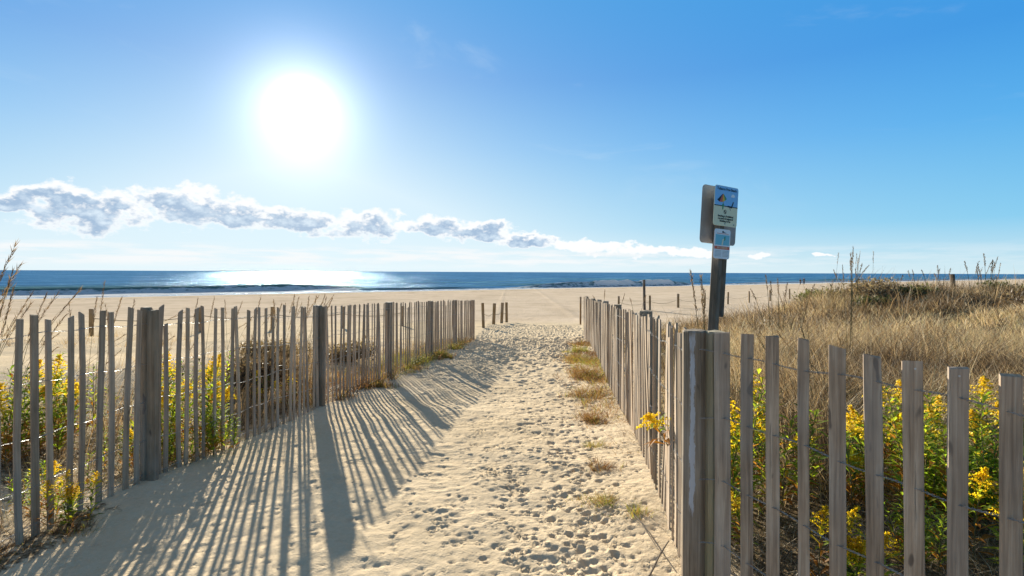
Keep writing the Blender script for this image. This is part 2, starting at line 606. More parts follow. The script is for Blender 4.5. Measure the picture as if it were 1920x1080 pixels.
M_DRY = leafmat('dry_grass', [(0.0, (0.055, 0.036, 0.022)), (0.3, (0.17, 0.115, 0.066)), (0.55, (0.36, 0.255, 0.135)), (0.8, (0.60, 0.46, 0.27)), (0.93, (0.70, 0.58, 0.38)), (1.0, (0.20, 0.20, 0.07))], 0.35, tmul=(1.1, 1.0, 0.85))
M_LEAF = leafmat('green_leaf', [(0.0, (0.05, 0.085, 0.015)), (0.4, (0.14, 0.22, 0.03)), (0.75, (0.32, 0.40, 0.05)), (0.9, (0.42, 0.36, 0.05)), (1.0, (0.32, 0.15, 0.04))], 0.68, tmul=(1.7, 1.6, 0.7))
M_FLOWER = leafmat('yellow_flower', [(0.0, (0.40, 0.27, 0.01)), (0.5, (0.70, 0.50, 0.02)), (1.0, (0.82, 0.68, 0.06))], 0.5, tmul=(1.2, 1.1, 0.6))
M_STEM = simple('plant_stem', (0.15, 0.12, 0.05), 0.8, 0.1, 0, 0.3, 30)
M_TWIG = leafmat('dead_twig', [(0.0, (0.035, 0.022, 0.015)), (0.5, (0.12, 0.085, 0.055)), (1.0, (0.36, 0.29, 0.20))], 0.15)
M_SHRUB = leafmat('shrub_leaf', [(0.0, (0.022, 0.032, 0.012)), (0.5, (0.06, 0.075, 0.025)), (1.0, (0.14, 0.14, 0.045))], 0.35)
M_BROWNSH = leafmat('brown_shrub', [(0.0, (0.06, 0.04, 0.026)), (0.5, (0.17, 0.115, 0.07)), (1.0, (0.34, 0.25, 0.15))], 0.3)

# ------------------------------------------------------------------ ground
def growth(a, b, step, g):
    out_, x = [], a
    sgn = 1 if b > a else -1
    while (x - b) * sgn < 0:
        step *= g
        x += sgn * step
        out_.append(x)
    return out_


XF = np.arange(-2.95, 2.6, 0.0135)
xs = np.array(list(reversed(growth(XF[0], -900, 0.0135, 1.075))) + list(XF) + growth(XF[-1], 1400, 0.0135, 1.075))
yf = list(np.arange(1.2, 4.6, 0.0125)) + list(np.arange(4.6, 9, 0.021)) + list(np.arange(9, 17, 0.036)) + list(np.arange(17, 29, 0.08))
ys = np.array(list(reversed(growth(1.2, -8, 0.05, 1.3))) + yf + growth(yf[-1], 1500, 0.08, 1.06))
GX, GY = np.meshgrid(xs, ys)
GZ = ground_z(GX, GY)
# soft hand-high ripples and lumps in the path, disturbed sand
inpath = ss(GX - xl(np.clip(GY, 0, 30)), -0.6, 0.1) * ss(xr(np.clip(GY, 0.5, 30)) - GX, -0.6, 0.1) * (1 - ss(GY, 24.5, 28))
lump = 0.020 * fbm(GX, GY, 2.2, 3, 31) + 0.010 * fbm(GX * 0.8, GY, 12.0, 3, 33)
GZ += lump * (0.35 + 0.65 * inpath) * (1 - ss(GY, 26, 30))
D = np.zeros_like(GZ)


def stamp(cx, cy, ax, ay, rot, depth, rim=0.25, flat=2.0):
    rad = 1.8 * max(ax, ay)
    i0, i1 = np.searchsorted(xs, (cx - rad, cx + rad))
    j0, j1 = np.searchsorted(ys, (cy - rad, cy + rad))
    if i1 - i0 < 2 or j1 - j0 < 2:
        return
    x = GX[j0:j1, i0:i1] - cx
    y = GY[j0:j1, i0:i1] - cy
    c_, s_2 = math.cos(rot), math.sin(rot)
    u = (x * c_ + y * s_2) / ax
    v = (-x * s_2 + y * c_) / ay
    r = np.sqrt(u * u + v * v)
    pit = -depth * np.clip(1 - r ** (flat * 1.6), 0, 1)
    rm = depth * rim * np.exp(-((r - 1.18) / 0.22) ** 2)
    d_ = D[j0:j1, i0:i1]
    # a new print presses out what was there before
    inside = np.clip(1.15 - r, 0, 1)
    D[j0:j1, i0:i1] = d_ * (1 - 0.8 * np.minimum(1, inside * 4)) + pit + rm


def paw(cx, cy, rot, k=1.0, dp=0.014):
    c_, s_2 = math.cos(rot), math.sin(rot)
    def at(u, v): return cx + (u * c_ - v * s_2) * k, cy + (u * s_2 + v * c_) * k
    stamp(*at(0, 0), 0.024 * k, 0.019 * k, rot, dp, 0.18)
    for u, v in ((-0.028, 0.022), (-0.011, 0.037), (0.011, 0.037), (0.028, 0.022)):
        stamp(*at(u, v), 0.0115 * k, 0.014 * k, rot, dp * 0.9, 0.15)


def shoe(cx, cy, rot, dp=0.010, tread=True):
    c_, s_2 = math.cos(rot), math.sin(rot)
    def at(u, v): return cx + (u * c_ - v * s_2), cy + (u * s_2 + v * c_)
    stamp(*at(0, 0.055), 0.050, 0.085, rot, dp, 0.35, 3)
    stamp(*at(0.004, -0.095), 0.036, 0.045, rot, dp * 1.1, 0.35, 3)
    if tread:
        for k in range(6):
            stamp(*at(0, -0.01 + k * 0.026), 0.040, 0.007, rot, dp * 0.45, 0.2)


rr = random.Random(5)
# shoe prints, shallow, on the smoother left and middle of the path
for k in range(120):
    y = rr.uniform(1.8, 9.5)
    x = rr.uniform(float(xl(y)) + 0.35, 0.55)
    shoe(x, y, rr.gauss(rr.choice((0, math.pi)), 0.3), rr.uniform(0.003, 0.0065), rr.random() < 0.8)
# small disturbances everywhere in the path
for k in range(11000):
    y = 1.6 + 11 * rr.random() ** 1.4
    x = rr.uniform(float(xl(y)) + 0.1, float(xr(y)) - 0.05)
    w_ = 0.22 + 0.78 * (x > -0.04 * y - 0.35 * rr.random())
    if rr.random() < w_:
        stamp(x, y, rr.uniform(0.010, 0.028), rr.uniform(0.010, 0.026), rr.uniform(0, 3), rr.uniform(0.003, 0.008), 0.4)
# dog tracks: the right half near the camera
for k in range(400):
    y = 1.9 + 8.5 * rr.random() ** 1.3
    lo, hi = -0.08 * y + 0.15, float(xr(y)) - 0.28
    if y > 4.5:
        lo = -0.10 * y
    x = rr.uniform(lo, hi)
    paw(x, y, rr.gauss(0, 0.5) + rr.choice((0, math.pi)), rr.uniform(0.85, 1.25), rr.uniform(0.010, 0.020))
# deeper soft pits
for k in range(330):
    y = 1.9 + 6.5 * rr.random() ** 1.2
    lo, hi = 0.05, float(xr(y)) - 0.22
    x = rr.uniform(lo, hi) if k % 2 else rr.triangular(lo, hi, lo + (hi - lo) * 0.55)
    stamp(x, y, rr.uniform(0.022, 0.046), rr.uniform(0.018, 0.038), rr.uniform(0, 3), rr.uniform(0.010, 0.026), 0.12, 1.0)
for k in range(160):
    y = 1.8 + 7 * rr.random() ** 1.2
    x = rr.uniform(float(xl(y)) + 0.4, 0.0)
    paw(x, y, rr.gauss(0, 0.6) + rr.choice((0, math.pi)), rr.uniform(0.8, 1.25), rr.uniform(0.005, 0.012))
# a few soft scoops in the shade of the left fence
for k in range(70):
    y = rr.uniform(1.6, 7)
    x = rr.uniform(float(xl(y)) + 0.3, -0.2)
    stamp(x, y, rr.uniform(0.04, 0.10), rr.uniform(0.03, 0.06), rr.uniform(-0.4, 0.4), rr.uniform(0.003, 0.009), 0.3, 1.2)
# churned stretch down to the beach
for k in range(5200):
    y = 6.5 + 19.5 * rr.random() ** 0.8
    x = rr.uniform(float(xl(y)) + 0.05, float(xr(y)) + (0 if y < 17 else 0.5))
    keep = ss(np.array([y]), 6.5, 13)[0]
    if x > 0.1: keep = max(keep, 0.35)
    if rr.random() < keep:
        stamp(x, y, rr.uniform(0.05, 0.10), rr.uniform(0.05, 0.12), rr.uniform(0, 3), rr.uniform(0.018, 0.055) * (0.3 + 0.7 * keep), 0.25, 1.1)
GZ += D
# behind the left fence: loose trampled dune sand
sA = NS[0] * GX + NS[1] * GY
wetv = ss(sA, 77.5, 82.5)
dr_ = GX - xr(np.clip(GY, 0.5, 30))
dl_ = xl(np.clip(GY, 0, 30)) - GX
litt = ss(dr_, 0.05, 0.5) * (1 - ss(GY - 0.55 * np.maximum(GX - 5, 0), 17, 21)) * (0.35 + 0.65 * np.maximum(ss(dr_, 0.6, 3.0), 1 - ss(GY, 4.5, 7)))
litt = np.maximum(litt, 0.42 * ss(dl_, 0.0, 0.3) * (1 - ss(dl_, 1.2, 3.5)) * (1 - ss(GY, 9, 14)))
litt = np.maximum(litt, 0.60 * (1 - ss(np.abs(dl_ + 0.05), 0.0, 0.3)) * (1 - ss(GY, 3.0, 3.6)))
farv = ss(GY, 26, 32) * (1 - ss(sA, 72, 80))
nx, ny = len(xs), len(ys)
idx = np.arange(nx * ny).reshape(ny, nx)
q = np.stack([idx[:-1, :-1], idx[:-1, 1:], idx[1:, 1:], idx[1:, :-1]], -1).reshape(-1, 4)
# drop what lies far out under the sea
keep = (sA < 130)[:-1, :-1].ravel()
q = q[keep]
used = np.zeros(nx * ny, bool)
used[q.ravel()] = True
remap = np.cumsum(used) - 1
co = np.stack([GX, GY, GZ], -1).reshape(-1, 3)[used]
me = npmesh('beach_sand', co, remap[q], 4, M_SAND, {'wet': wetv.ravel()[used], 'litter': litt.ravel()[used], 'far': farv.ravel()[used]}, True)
tag(obj('sand_ground', me), 'pale trampled sand of the beach path, dunes and open beach', kind='structure')

# ------------------------------------------------------------------ sea
ss_ = np.array(list(np.arange(81, 122, 0.28)) + growth(122, 26000, 0.28, 1.055))
tf = np.arange(-60, 260, 1.1)
ts_ = np.array(list(reversed(growth(-60, -26000, 1.1, 1.13))) + list(tf) + growth(260, 26000, 1.1, 1.13))
TT, SS = np.meshgrid(ts_, ss_)
SX = TT * TS[0] + SS * NS[0]
SY = TT * TS[1] + SS * NS[1]
Hs = np.zeros_like(SS)
foamv = np.zeros_like(SS)
facev = np.zeros_like(SS)


def ridge(s0, amp, w0, w1, wob=1.5, seed=1, f=0.03):
    global Hs, foamv, facev
    sr = s0 + wob * fbm(TT, TT * 0, f, 3, seed)
    d_ = SS - sr
    prof = np.where(d_ < 0, np.exp(-(d_ / w0) ** 2), np.exp(-(d_ / w1) ** 2))
    Hs += amp * prof
    facev = np.maximum(facev, np.clip(amp / 0.5, 0, 1) * np.exp(-((d_ + w0 * 0.6) / (w0 * 0.9)) ** 2))
    return d_


ampA = 0.85 * (ss(TT, -90, -30) * (1 - ss(TT, 22, 46))) * (0.85 + 0.5 * fbm(TT, TT * 0, 0.05, 2, 3))
dA = ridge(98, ampA * 1.4, 1.7, 2.8, 2.2, 1)
ampB = 1.05 * ss(TT, 62, 84) * (1 - ss(TT, 116, 134))
dB = ridge(91.5, ampB * 1.1, 1.3, 2.4, 1.5, 7)
ridge(95, 0.35 * ss(TT, 20, 36) * (1 - ss(TT, 50, 66)), 0.8, 2.4, 1.5, 17)
ampC = 0.45 * ss(TT, 135, 170)
dC = ridge(93, ampC, 1.0, 2.4, 2.0, 27)
for s0, am in ((113, 0.28), (128, 0.32), (147, 0.3), (170, 0.34), (200, 0.3)):
    ridge(s0, am * (0.6 + fbm(TT, TT * 0, 0.02, 2, int(s0))), 2.2, 4.0, 6, int(s0), 0.015)
chop = 0.10 * fbm(SS, TT * 0.5, 0.35, 3, 51) * ss(SS, 86, 96) * (1 - ss(SS, 300, 500))
Hs += chop
def bandf(d_, a, b, soft): return ss(d_, a - soft, a) * (1 - ss(d_, b, b + soft))
foamv = np.maximum(foamv, bandf(SS, 82.5, 86.0, 0.8) * 1.1)
foamv = np.maximum(foamv, bandf(dA, -9, -1.6, 2) * 0.66 * ss(ampA, 0.2, 0.5))
foamv = np.maximum(foamv, bandf(dA, -0.7, 0.5, 0.5) * 0.9 * ss(TT, 2, 12) * (1 - ss(TT, 40, 60)) * (0.5 + 1.2 * fbm(TT, TT * 0, 0.12, 2, 91)))
foamv = np.maximum(foamv, bandf(dB, -5, -2, 2) * 0.5 * ss(ampB, 0.2, 0.6))
crest = bandf(TT, 91, 102, 2) + bandf(TT, 108, 118, 2)
foamv = np.maximum(foamv, bandf(dB, -1.0, 1.2, 0.7) * 1.3 * crest)
Hs += 0.45 * crest * np.exp(-((dB) / 1.0) ** 2) * (0.7 + fbm(TT, SS, 0.9, 2, 77))
foamv = np.maximum(foamv, bandf(SS, 85, 92, 2) * 0.54)
foamv = np.maximum(foamv, bandf(dC, -4, 0.5, 1.0) * 0.8 * ss(TT, 140, 170))
# sea sinks to nothing at its edge so the swash thins out
co = np.stack([SX, SY, SEA_Z + Hs - 0.03 * (1 - ss(SS, 81, 84))], -1).reshape(-1, 3)
nx, ny = len(ts_), len(ss_)
idx = np.arange(nx * ny).reshape(ny, nx)
q = np.stack([idx[:-1, :-1], idx[:-1, 1:], idx[1:, 1:], idx[1:, :-1]], -1).reshape(-1, 4)
me = npmesh('sea', co, q, 4, M_SEA, {'foam': foamv.ravel(), 'face': facev.ravel()}, True)
tag(obj('sea_water', me), 'blue sea with low breakers and bright sun glitter', kind='structure')

# ------------------------------------------------------------------ slats, posts, wires
def slat_mesh(name, w, t, h, mat, bend=0.0, bend2=0.0, seg=4, bevel=0.0, taper=0.0, slant=0.0, rnd=None):
    rnd = rnd or random.Random(1)
    if bevel:
        ring = [(-w / 2 + bevel, -t / 2), (w / 2 - bevel, -t / 2), (w / 2, -t / 2 + bevel), (w / 2, t / 2 - bevel),
                (w / 2 - bevel, t / 2), (-w / 2 + bevel, t / 2), (-w / 2, t / 2 - bevel), (-w / 2, -t / 2 + bevel)]
    else:
        ring = [(-w / 2, -t / 2), (w / 2, -t / 2), (w / 2, t / 2), (-w / 2, t / 2)]
    k = len(ring)
    vs, fs = [], []
    for i in range(seg + 1):
        f = i / seg
        z = f * h
        ox = bend * (f - 0.5) ** 2 * 4 + bend2 * math.sin(f * 5)
        oy = bend2 * 0.6 * math.cos(f * 4)
        ws = 1 - taper * f + rnd.uniform(-0.04, 0.04)
        for (x, y) in ring:
            zz = z + (slant * x / w + rnd.uniform(-0.004, 0.003) if i == seg else 0)
            vs.append((x * ws + ox, y + oy, zz))
    for i in range(seg):
        for j in range(k):
            a, b = i * k + j, i * k + (j + 1) % k
            fs.append((a, b, b + k, a + k))
    fs.append(tuple(range(k))[::-1])
    fs.append(tuple(range(seg * k, seg * k + k)))
    return pymesh(name, vs, fs, mat)


HS = 1.27
rv = random.Random(3)
SLATS = [slat_mesh('slat', rv.uniform(0.030, 0.040), rv.uniform(0.008, 0.012), HS, M_SLAT,
                   rv.gauss(0, 0.010), rv.gauss(0, 0.005), 4, 0, rv.uniform(0, 0.12), rv.gauss(0, 0.009), rv) for _ in range(30)]


def post_mesh(name, r, h, mat, square=False, n=12, seed=0, top_bevel=0.008, rings=5):
    rnd = random.Random(seed)
    vs, fs = [], []
    rads = [1 + rnd.uniform(-0.05, 0.05) for _ in range(n)]
    zs = [h * i / (rings - 1) for i in range(rings)]
    lev = [(z, 1.0) for z in zs[:-1]] + [(h - top_bevel, 1.0), (h, 0.9)]
    for z, sc_ in lev:
        for j in range(n):
            a = 2 * math.pi * (j + 0.5) / n
            if square:
                m_ = max(abs(math.cos(a)), abs(math.sin(a)))
                rr_ = r / max(m_, 0.80) * (0.98 + 0.02 * rads[j])
            else:
                rr_ = r * rads[j] * (1 + rnd.uniform(-0.012, 0.012))
            vs.append((math.cos(a) * rr_ * sc_, math.sin(a) * rr_ * sc_, z + (rnd.uniform(-0.003, 0.003) if z > h - 0.001 else 0)))
    for i in range(len(lev) - 1):
        for j in range(n):
            a, b = i * n + j, i * n + (j + 1) % n
            fs.append((a, b, b + n, a + n))
    t0 = (len(lev) - 1) * n
    fs.append(tuple(range(t0, t0 + n)))
    me_ = pymesh(name, vs, fs, mat)
    return me_


def tube(pts, r, sides=3):
    """verts, faces of an open tube along pts (list of Vector)"""
    vs, fs = [], []
    n = len(pts)
    for i, p_ in enumerate(pts):
        d_ = (pts[min(i + 1, n - 1)] - pts[max(i - 1, 0)])
        d_.normalize()
        up = Vector((0, 0, 1)) if abs(d_.z) < 0.9 else Vector((1, 0, 0))
        a = d_.cross(up).normalized()
        b = d_.cross(a)
        rr_ = r[i] if hasattr(r, '__len__') else r
        for k in range(sides):
            t = 2 * math.pi * k / sides
            vs.append(p_ + (a * math.cos(t) + b * math.sin(t)) * rr_)
    for i in range(n - 1):
        for k in range(sides):
            q0, q1 = i * sides + k, i * sides + (k + 1) % sides
            fs.append((q0, q1, q1 + sides, q0 + sides))
    return vs, fs


def wire_mesh(stations, zoff, r, per=6, wob=0.004, seed=0, turns=1.5):
    """two strands that pass either side of every slat and twist between them"""
    rnd = random.Random(seed)
    V_, F_ = [], []
    for strand in (0, 1):
        pts = []
        for i in range(len(stations) - 1):
            p0, n0 = stations[i]
            p1, n1_ = stations[i + 1]
            j0 = 0
            for k in range(per):
                f = (k + 0.5) / per
                ph = math.pi * strand + f * 2 * math.pi * turns
                off = 0.0075 if (k == 0 or k == per - 1) else 0.003
                if k == 0: ph = math.pi * strand
                if k == per - 1: ph = math.pi * strand + 2 * math.pi * turns
                base = p0.lerp(p1, f)
                nn_ = n0.lerp(n1_, f)
                pts.append(base + nn_ * math.cos(ph) * off + Vector((0, 0, zoff(i + f) + math.sin(ph) * 0.0025)))
        v_, f_ = tube(pts, r, 3)
        b_ = len(V_)
        V_ += v_
        F_ += [tuple(x + b_ for x in ff) for ff in f_]
    return pymesh('wire', V_, F_, M_WIRE)


def walk(path, pitch, jit, rnd, start=0.0):
    """points every pitch along a plan polyline of (y, x) pairs"""
    pts = [Vector((p_[1], p_[0], 0)) for p_ in path]
    acc, out_ = start, []
    for a, b in zip(pts[:-1], pts[1:]):
        ln = (b - a).length
        while acc < ln:
            out_.append((a.lerp(b, acc / ln), (b - a).normalized()))
            acc += pitch * (1 + rnd.uniform(-jit, jit))
        acc -= ln
    return out_


def put_slat(parent, me_, p_, d_, top, rnd, lean=0.014, twist=0.10):
    g = top - HS
    o_ = obj('slat', me_, parent)
    o_.location = (p_.x, p_.y, g)
    o_.rotation_euler = (rnd.gauss(0, lean * 0.8), rnd.gauss(0, lean), math.atan2(d_.y, d_.x) + rnd.gauss(0, twist) + rnd.choice((0, math.pi)))
    # euler about the fence direction: keep tops in line
    return o_


# --- left fence
rl = random.Random(21)
left = empty('slat_fence', (-2.6, 3.0, 0), label='long slatted sand fence on the left of the path, casting striped shadows', cat='fence', group='wire-bound slat fences along the path')
left.location = (0, 0, 0)
LT = lambda y: CZ - float(np.interp(y, [0, 2.7, 3.67, 6.1, 8.55, 11.1, 13.9, 16.4], [0.27, 0.25, 0.265, 0.40, 0.50, 0.62, 0.745, 0.88]))
seq = walk(LPATH, 0.097, 0.18, rl)
stl = []
for i, (p_, d_) in enumerate(seq):
    me_ = rl.choice(SLATS)
    top = LT(p_.y) + rl.gauss(0, 0.010) - (0.10 if rl.random() < 0.015 else 0)
    nrm = Vector((-d_.y, d_.x, 0))
    o_ = put_slat(left, me_, p_, d_, top, rl)
    stl.append((Vector((p_.x, p_.y, LT(p_.y))), nrm))
for k, (y_, x_) in enumerate(LP):
    h_ = LT(y_) + 0.012 - gz(x_, y_) + 0.25
    sq = k % 2 == 0
    me_ = post_mesh('post', (0.036, 0.044, 0.058)[min(k, 2)], h_, M_POST, square=(k == 5), seed=k)
    o_ = obj('post', me_, left, (x_ - (0.055 if k else 0.016), y_ - 0.02, LT(y_) + 0.012 - h_))
    o_.rotation_euler = (0, R(rl.gauss(0, 0.6)), rl.uniform(0, 3))
    if k < 2:      # doubled with a second timber and extra slats bundled at the post
        me_ = post_mesh('post', 0.028, h_, M_POST, square=True, seed=40 + k)
        o_ = obj('post', me_, left, (x_ + (0.012 if k else 0.042), y_ - 0.035, LT(y_) - 0.004 - h_))
        for q_ in range(1 if k else 0):
            put_slat(left, rl.choice(SLATS), Vector((x_ - 0.045 + q_ * 0.05, y_ - 0.075 + 0.012 * q_, 0)), Vector((1, 0.1, 0)), LT(y_) - 0.005, rl, 0.004, 0.05)
for w_, off in enumerate((0.10, 0.365, 0.635, 0.90, 1.12)):
    ph = rl.uniform(0, 6)
    zf = lambda u, off=off, ph=ph: -off + 0.012 * math.sin(u * 0.35 + ph) + 0.006 * math.sin(u * 1.7 + ph)
    obj('wire', wire_mesh(stl, zf, 0.0016, 4, seed=w_, turns=1), left)

# --- right fence: long run beside the path, and the near run turning towards the camera
right = empty('slat_fence', (0, 0, 0), label='tall slatted sand fence on the right of the path, with doubled corner post', cat='fence', group='wire-bound slat fences along the path')
RT = lambda y: CZ - float(np.interp(y, [2.36, 4.8, 7.24, 9.68, 12.12, 14.56, 17.0], [0.27, 0.365, 0.455, 0.54, 0.64, 0.735, 0.79]))
seq = walk(RP, 0.102, 0.16, rl, 0.10)
stn = [(Vector((RP[0][1] - 0.03, RP[0][0] - 0.07, RT(2.36))), Vector((-1, 0, 0)))]
for i, (p_, d_) in enumerate(seq):
    me_ = rl.choice(SLATS)
    nrm = Vector((-d_.y, d_.x, 0))
    top = RT(p_.y) + rl.gauss(0, 0.012) - (0.05 if rl.random() < 0.05 else 0)
    put_slat(right, me_, p_, d_, top, rl, 0.016, 0.22)
    stn.append((Vector((p_.x, p_.y, RT(p_.y))), nrm))
for w_, off in enumerate((0.10, 0.365, 0.635, 0.90, 1.12)):
    ph = rl.uniform(0, 6)
    zf = lambda u, off=off, ph=ph: -off + 0.010 * math.sin(u * 0.35 + ph) + 0.005 * math.sin(u * 1.7 + ph)
    obj('wire', wire_mesh(stn, zf, 0.0017, 6, seed=w_, turns=1), right)
for k, (y_, x_) in enumerate(RP[1:]):
    h_ = RT(y_) + 0.02 - gz(x_, y_) + 0.25
    me_ = post_mesh('post', 0.052 if k else 0.06, h_, M_POST, seed=60 + k)
    obj('post', me_, right, (x_ + 0.085, y_, RT(y_) + 0.02 - h_))
o_ = obj('post', post_mesh('post', 0.03, 0.9, M_ROPEPOST, square=True, seed=5), right, (RP[-1][1] - 0.08, RP[-1][0] + 0.25, RT(17) - 0.9))
# corner: two tall timbers side by side
gc = gz(0.8, 2.36)
h_ = CZ - 0.250 - gc + 0.25
o_ = obj('post', post_mesh('post', 0.050, h_, M_POSTP, square=False, n=16, seed=90, rings=7), right, (0.800, 2.335, CZ - 0.250 - h_))
tag(o_, 'round grey corner post with a pale streak')
o_ = obj('post', post_mesh('post', 0.042, h_, M_POSTG, square=True, n=16, seed=91, rings=7), right, (0.878, 2.315, CZ - 0.254 - h_))
o_.rotation_euler = (0, 0, R(10))
tag(o_, 'greenish squared corner post')
# near run
front = empty('slat_fence', (0, 0, 0), label='nearest slatted sand fence running right from the corner post, wide grey slats', cat='fence', group='wire-bound slat fences along the path')
ftops = [(1356, .252, 28), (1401, .243, 0), (1450, .235, 0), (1508, .232, -8), (1572, .241, 4), (1642, .253, 0), (1716, .249, 2), (1797, .250, 0), (1893, .251, 0), (2010, .25, 0), (2150, .25, 0)]
stf = [(Vector((0.80, 2.27, CZ - 0.25)), Vector((-0.8, -0.6, 0)))]
fd = Vector((0.30, -0.80, 0)).normalized()
for i, (px_, dt, wv) in enumerate(ftops):
    k_ = (px_ - 960) / 1000
    yy = 1.725 / (k_ + 0.375)
    xx = k_ * yy
    w_ = 0.046 + 0.0006 * wv if i not in (3,) else 0.036
    me_ = slat_mesh('slat', w_, 0.011, HS, M_SLAT2, rl.gauss(0, 0.006), 0.002, 10, 0.0015, 0.0, rl.uniform(-0.009, 0.009), rl)
    o_ = obj('slat', me_, front, (xx, yy, CZ - dt - HS))
    o_.rotation_euler = (0, 0, math.atan2(fd.y, fd.x) + R(52) + R(rl.gauss(0, 5)))
    if i == 8:
        o_.rotation_euler = (R(-0.4), R(0.6), o_.rotation_euler.z)
    if i in (6, 7):   # nail head near the top of the slat
        vs = [(math.cos(t * math.pi / 3) * 0.003, -0.0068, 0.003 * math.sin(t * math.pi / 3) + HS - 0.022) for t in range(6)]
        nl_ = obj('nail', pymesh('nail', vs + [(v[0], -0.0040, v[2]) for v in vs], [tuple(range(6))] + [(a, (a + 1) % 6, (a + 1) % 6 + 6, a + 6) for a in range(6)], M_STONE), o_)
    nrm = Vector((math.sin(o_.rotation_euler.z), -math.cos(o_.rotation_euler.z), 0))
    stf.append((Vector((xx, yy, CZ - 0.25)), nrm))
for w_, off in enumerate((0.085, 0.36, 0.63, 0.90, 1.13)):
    ph = rl.uniform(0, 6)
    zf = lambda u, off=off, ph=ph: -off - (0.012 if w_ else 0) * 0 + 0.006 * math.sin(u * 0.9 + ph) + 0.004 * math.sin(u * 2.3 + ph)
    obj('wire', wire_mesh(stf, zf, 0.0014, 18, seed=w_, turns=4), front)

# ------------------------------------------------------------------ rope-and-post lines
def rope_fence(pts, hh, rad, label, sag=0.14, ropes=(0.35,), mat=M_ROPEPOST, depth=0.3):
    root = empty('rope_fence', (0, 0, 0), label=label, cat='rope fence', group='low rope fences at the foot of the dunes')
    tops = []
    for k, (x_, y_) in enumerate(pts):
        g = gz(x_, y_)
        h_ = hh if not hasattr(hh, '__len__') else hh[k]
        me_ = post_mesh('post', rad, h_ + depth, mat, square=True, seed=200 + k)
        o_ = obj('post', me_, root, (x_, y_, g - depth))
        o_.rotation_euler = (R(rl.gauss(0, 1)), R(rl.gauss(0, 1)), rl.uniform(0, 1.5))
        tops.append(Vector((x_, y_, g + h_)))
    for dz_ in ropes:
        p_ = []
        for a, b in zip(tops[:-1], tops[1:]):
            for k in range(9):
                f = k / 9
                q_ = a.lerp(b, f)
                q_.z -= dz_ + sag * 4 * f * (1 - f)
                p_.append(q_)
        p_.append(tops[-1] - Vector((0, 0, dz_)))
        v_, f_ = tube(p_, 0.012, 4)
        obj('rope', pymesh('rope', v_, f_, M_ROPE), root)
    return root


rope_fence([(-1.20, 22.8), (-0.90, 26.0), (-0.54, 27.5), (-0.27, 28.6), (-0.1, 33.0)][:4], [1.08, 1.05, 1.07, 1.08], 0.062,
           'four tan posts strung with rope beyond the far end of the left fence', ropes=(0.45,))
rope_fence([(-13.4, 17.0), (-11.2, 19.2), (-9.6, 21.4), (-7.1, 22.4), (-4.95, 24.2)], 0.92, 0.06,
           'row of short posts and rope behind the left slat fence', ropes=(0.3,))
rb = []
for x_, dep in ((1160, 40), (1219, 41), (1272, 44), (1322, 47), (1365, 50), (1405, 53), (1444, 56), (1481, 60), (1512, 63), (1542, 67), (1571, 72), (1600, 78)):
    rb.append(((x_ - 960) / 1000 * dep, dep))
rope_fence(rb, 1.15, 0.075, 'long line of small posts and sagging rope along the right dune', ropes=(0.45,), sag=0.25, depth=0.35)

tp = post_mesh('tall_post', 0.10, 2.75, M_DARKPOST, seed=300)
o_ = obj('wooden_post', tp, None, (0.249 * 41.5, 41.5, gz(0.249 * 41.5, 41.5) - 0.4))
o_.rotation_euler = (0, R(-1.2), 0)
tag(o_, 'tall dark post rising above the rope line against the sea', 'post')
# wooden stump on the dune crest, far right
o_ = obj('wooden_post', post_mesh('stump', 0.055, 1.35, M_DARKPOST, square=True, seed=301), None, (0.832 * 17, 17, CZ - 0.01 - 1.35))
o_.rotation_euler = (0, R(-5), 0)
tag(o_, 'dark weathered stump poking above the grass on the right dune', 'post')

# ------------------------------------------------------------------ sign post
SP = Vector((1.685, 4.6, 0))
LEAN = R(3.0)
sg = empty('sign_post', (SP.x, SP.y, gz(SP.x, SP.y)), label='leaning wooden post carrying beach notices beside the right fence', cat='sign post')
base = sg.location
sg.rotation_euler = (0, LEAN, 0)
bz = base.z
YAW = R(30)
pm = post_mesh('post', 0.036, CZ + 0.66 - bz + 0.25, M_SIGNPOST, square=True, n=16, seed=77)
o_ = obj('post', pm, sg, (0, 0, -0.25))
o_.rotation_euler = (0, 0, YAW)
o_ = obj('post', post_mesh('post', 0.026, 0.66, M_SIGNPOST, square=True, n=16, seed=78), sg, (0.057, 0.012, CZ - 0.375 - bz))
o_.rotation_euler = (0, 0, YAW)
NF = Vector((math.sin(YAW), -math.cos(YAW), 0))


def plate(name, w, h, t, rad, mat, parent, loc, rot):
    pts = []
    for cx_, cz_, a0 in ((w / 2 - rad, h / 2 - rad, 0), (-w / 2 + rad, h / 2 - rad, 90), (-w / 2 + rad, -h / 2 + rad, 180), (w / 2 - rad, -h / 2 + rad, 270)):
        for k in range(5):
            a = R(a0 + k * 22.5)
            pts.append((cx_ + rad * math.cos(a), cz_ + rad * math.sin(a)))
    n_ = len(pts)
    vs = [(x, -t / 2, z) for x, z in pts] + [(x, t / 2, z) for x, z in pts]
    fs = [tuple(range(n_))[::-1], tuple(range(n_, 2 * n_))] + [((a + 1) % n_, a, a + n_, (a + 1) % n_ + n_) for a in range(n_)]
    fs = [tuple(reversed(f)) for f in fs]
    o_ = obj(name, pymesh(name, vs, fs, mat), parent, loc)
    o_.rotation_euler = rot
    return o_


M_SG = Matrix.Translation(base) @ Euler((0, LEAN, 0)).to_matrix().to_4x4()


def on_face(px_, py_, off):
    """where a picture direction meets the plane off metres in front of the post's axis, in the post's own axes"""
    inv = M_SG.inverted()
    o0 = inv @ Vector((0, 0, CZ))
    d0 = (inv @ Vector(((px_ - 960) / 1000, 1, CZ + (512 - py_) / 1000))) - o0
    t = (off - NF.dot(o0)) / NF.dot(d0)
    return o0 + d0 * t


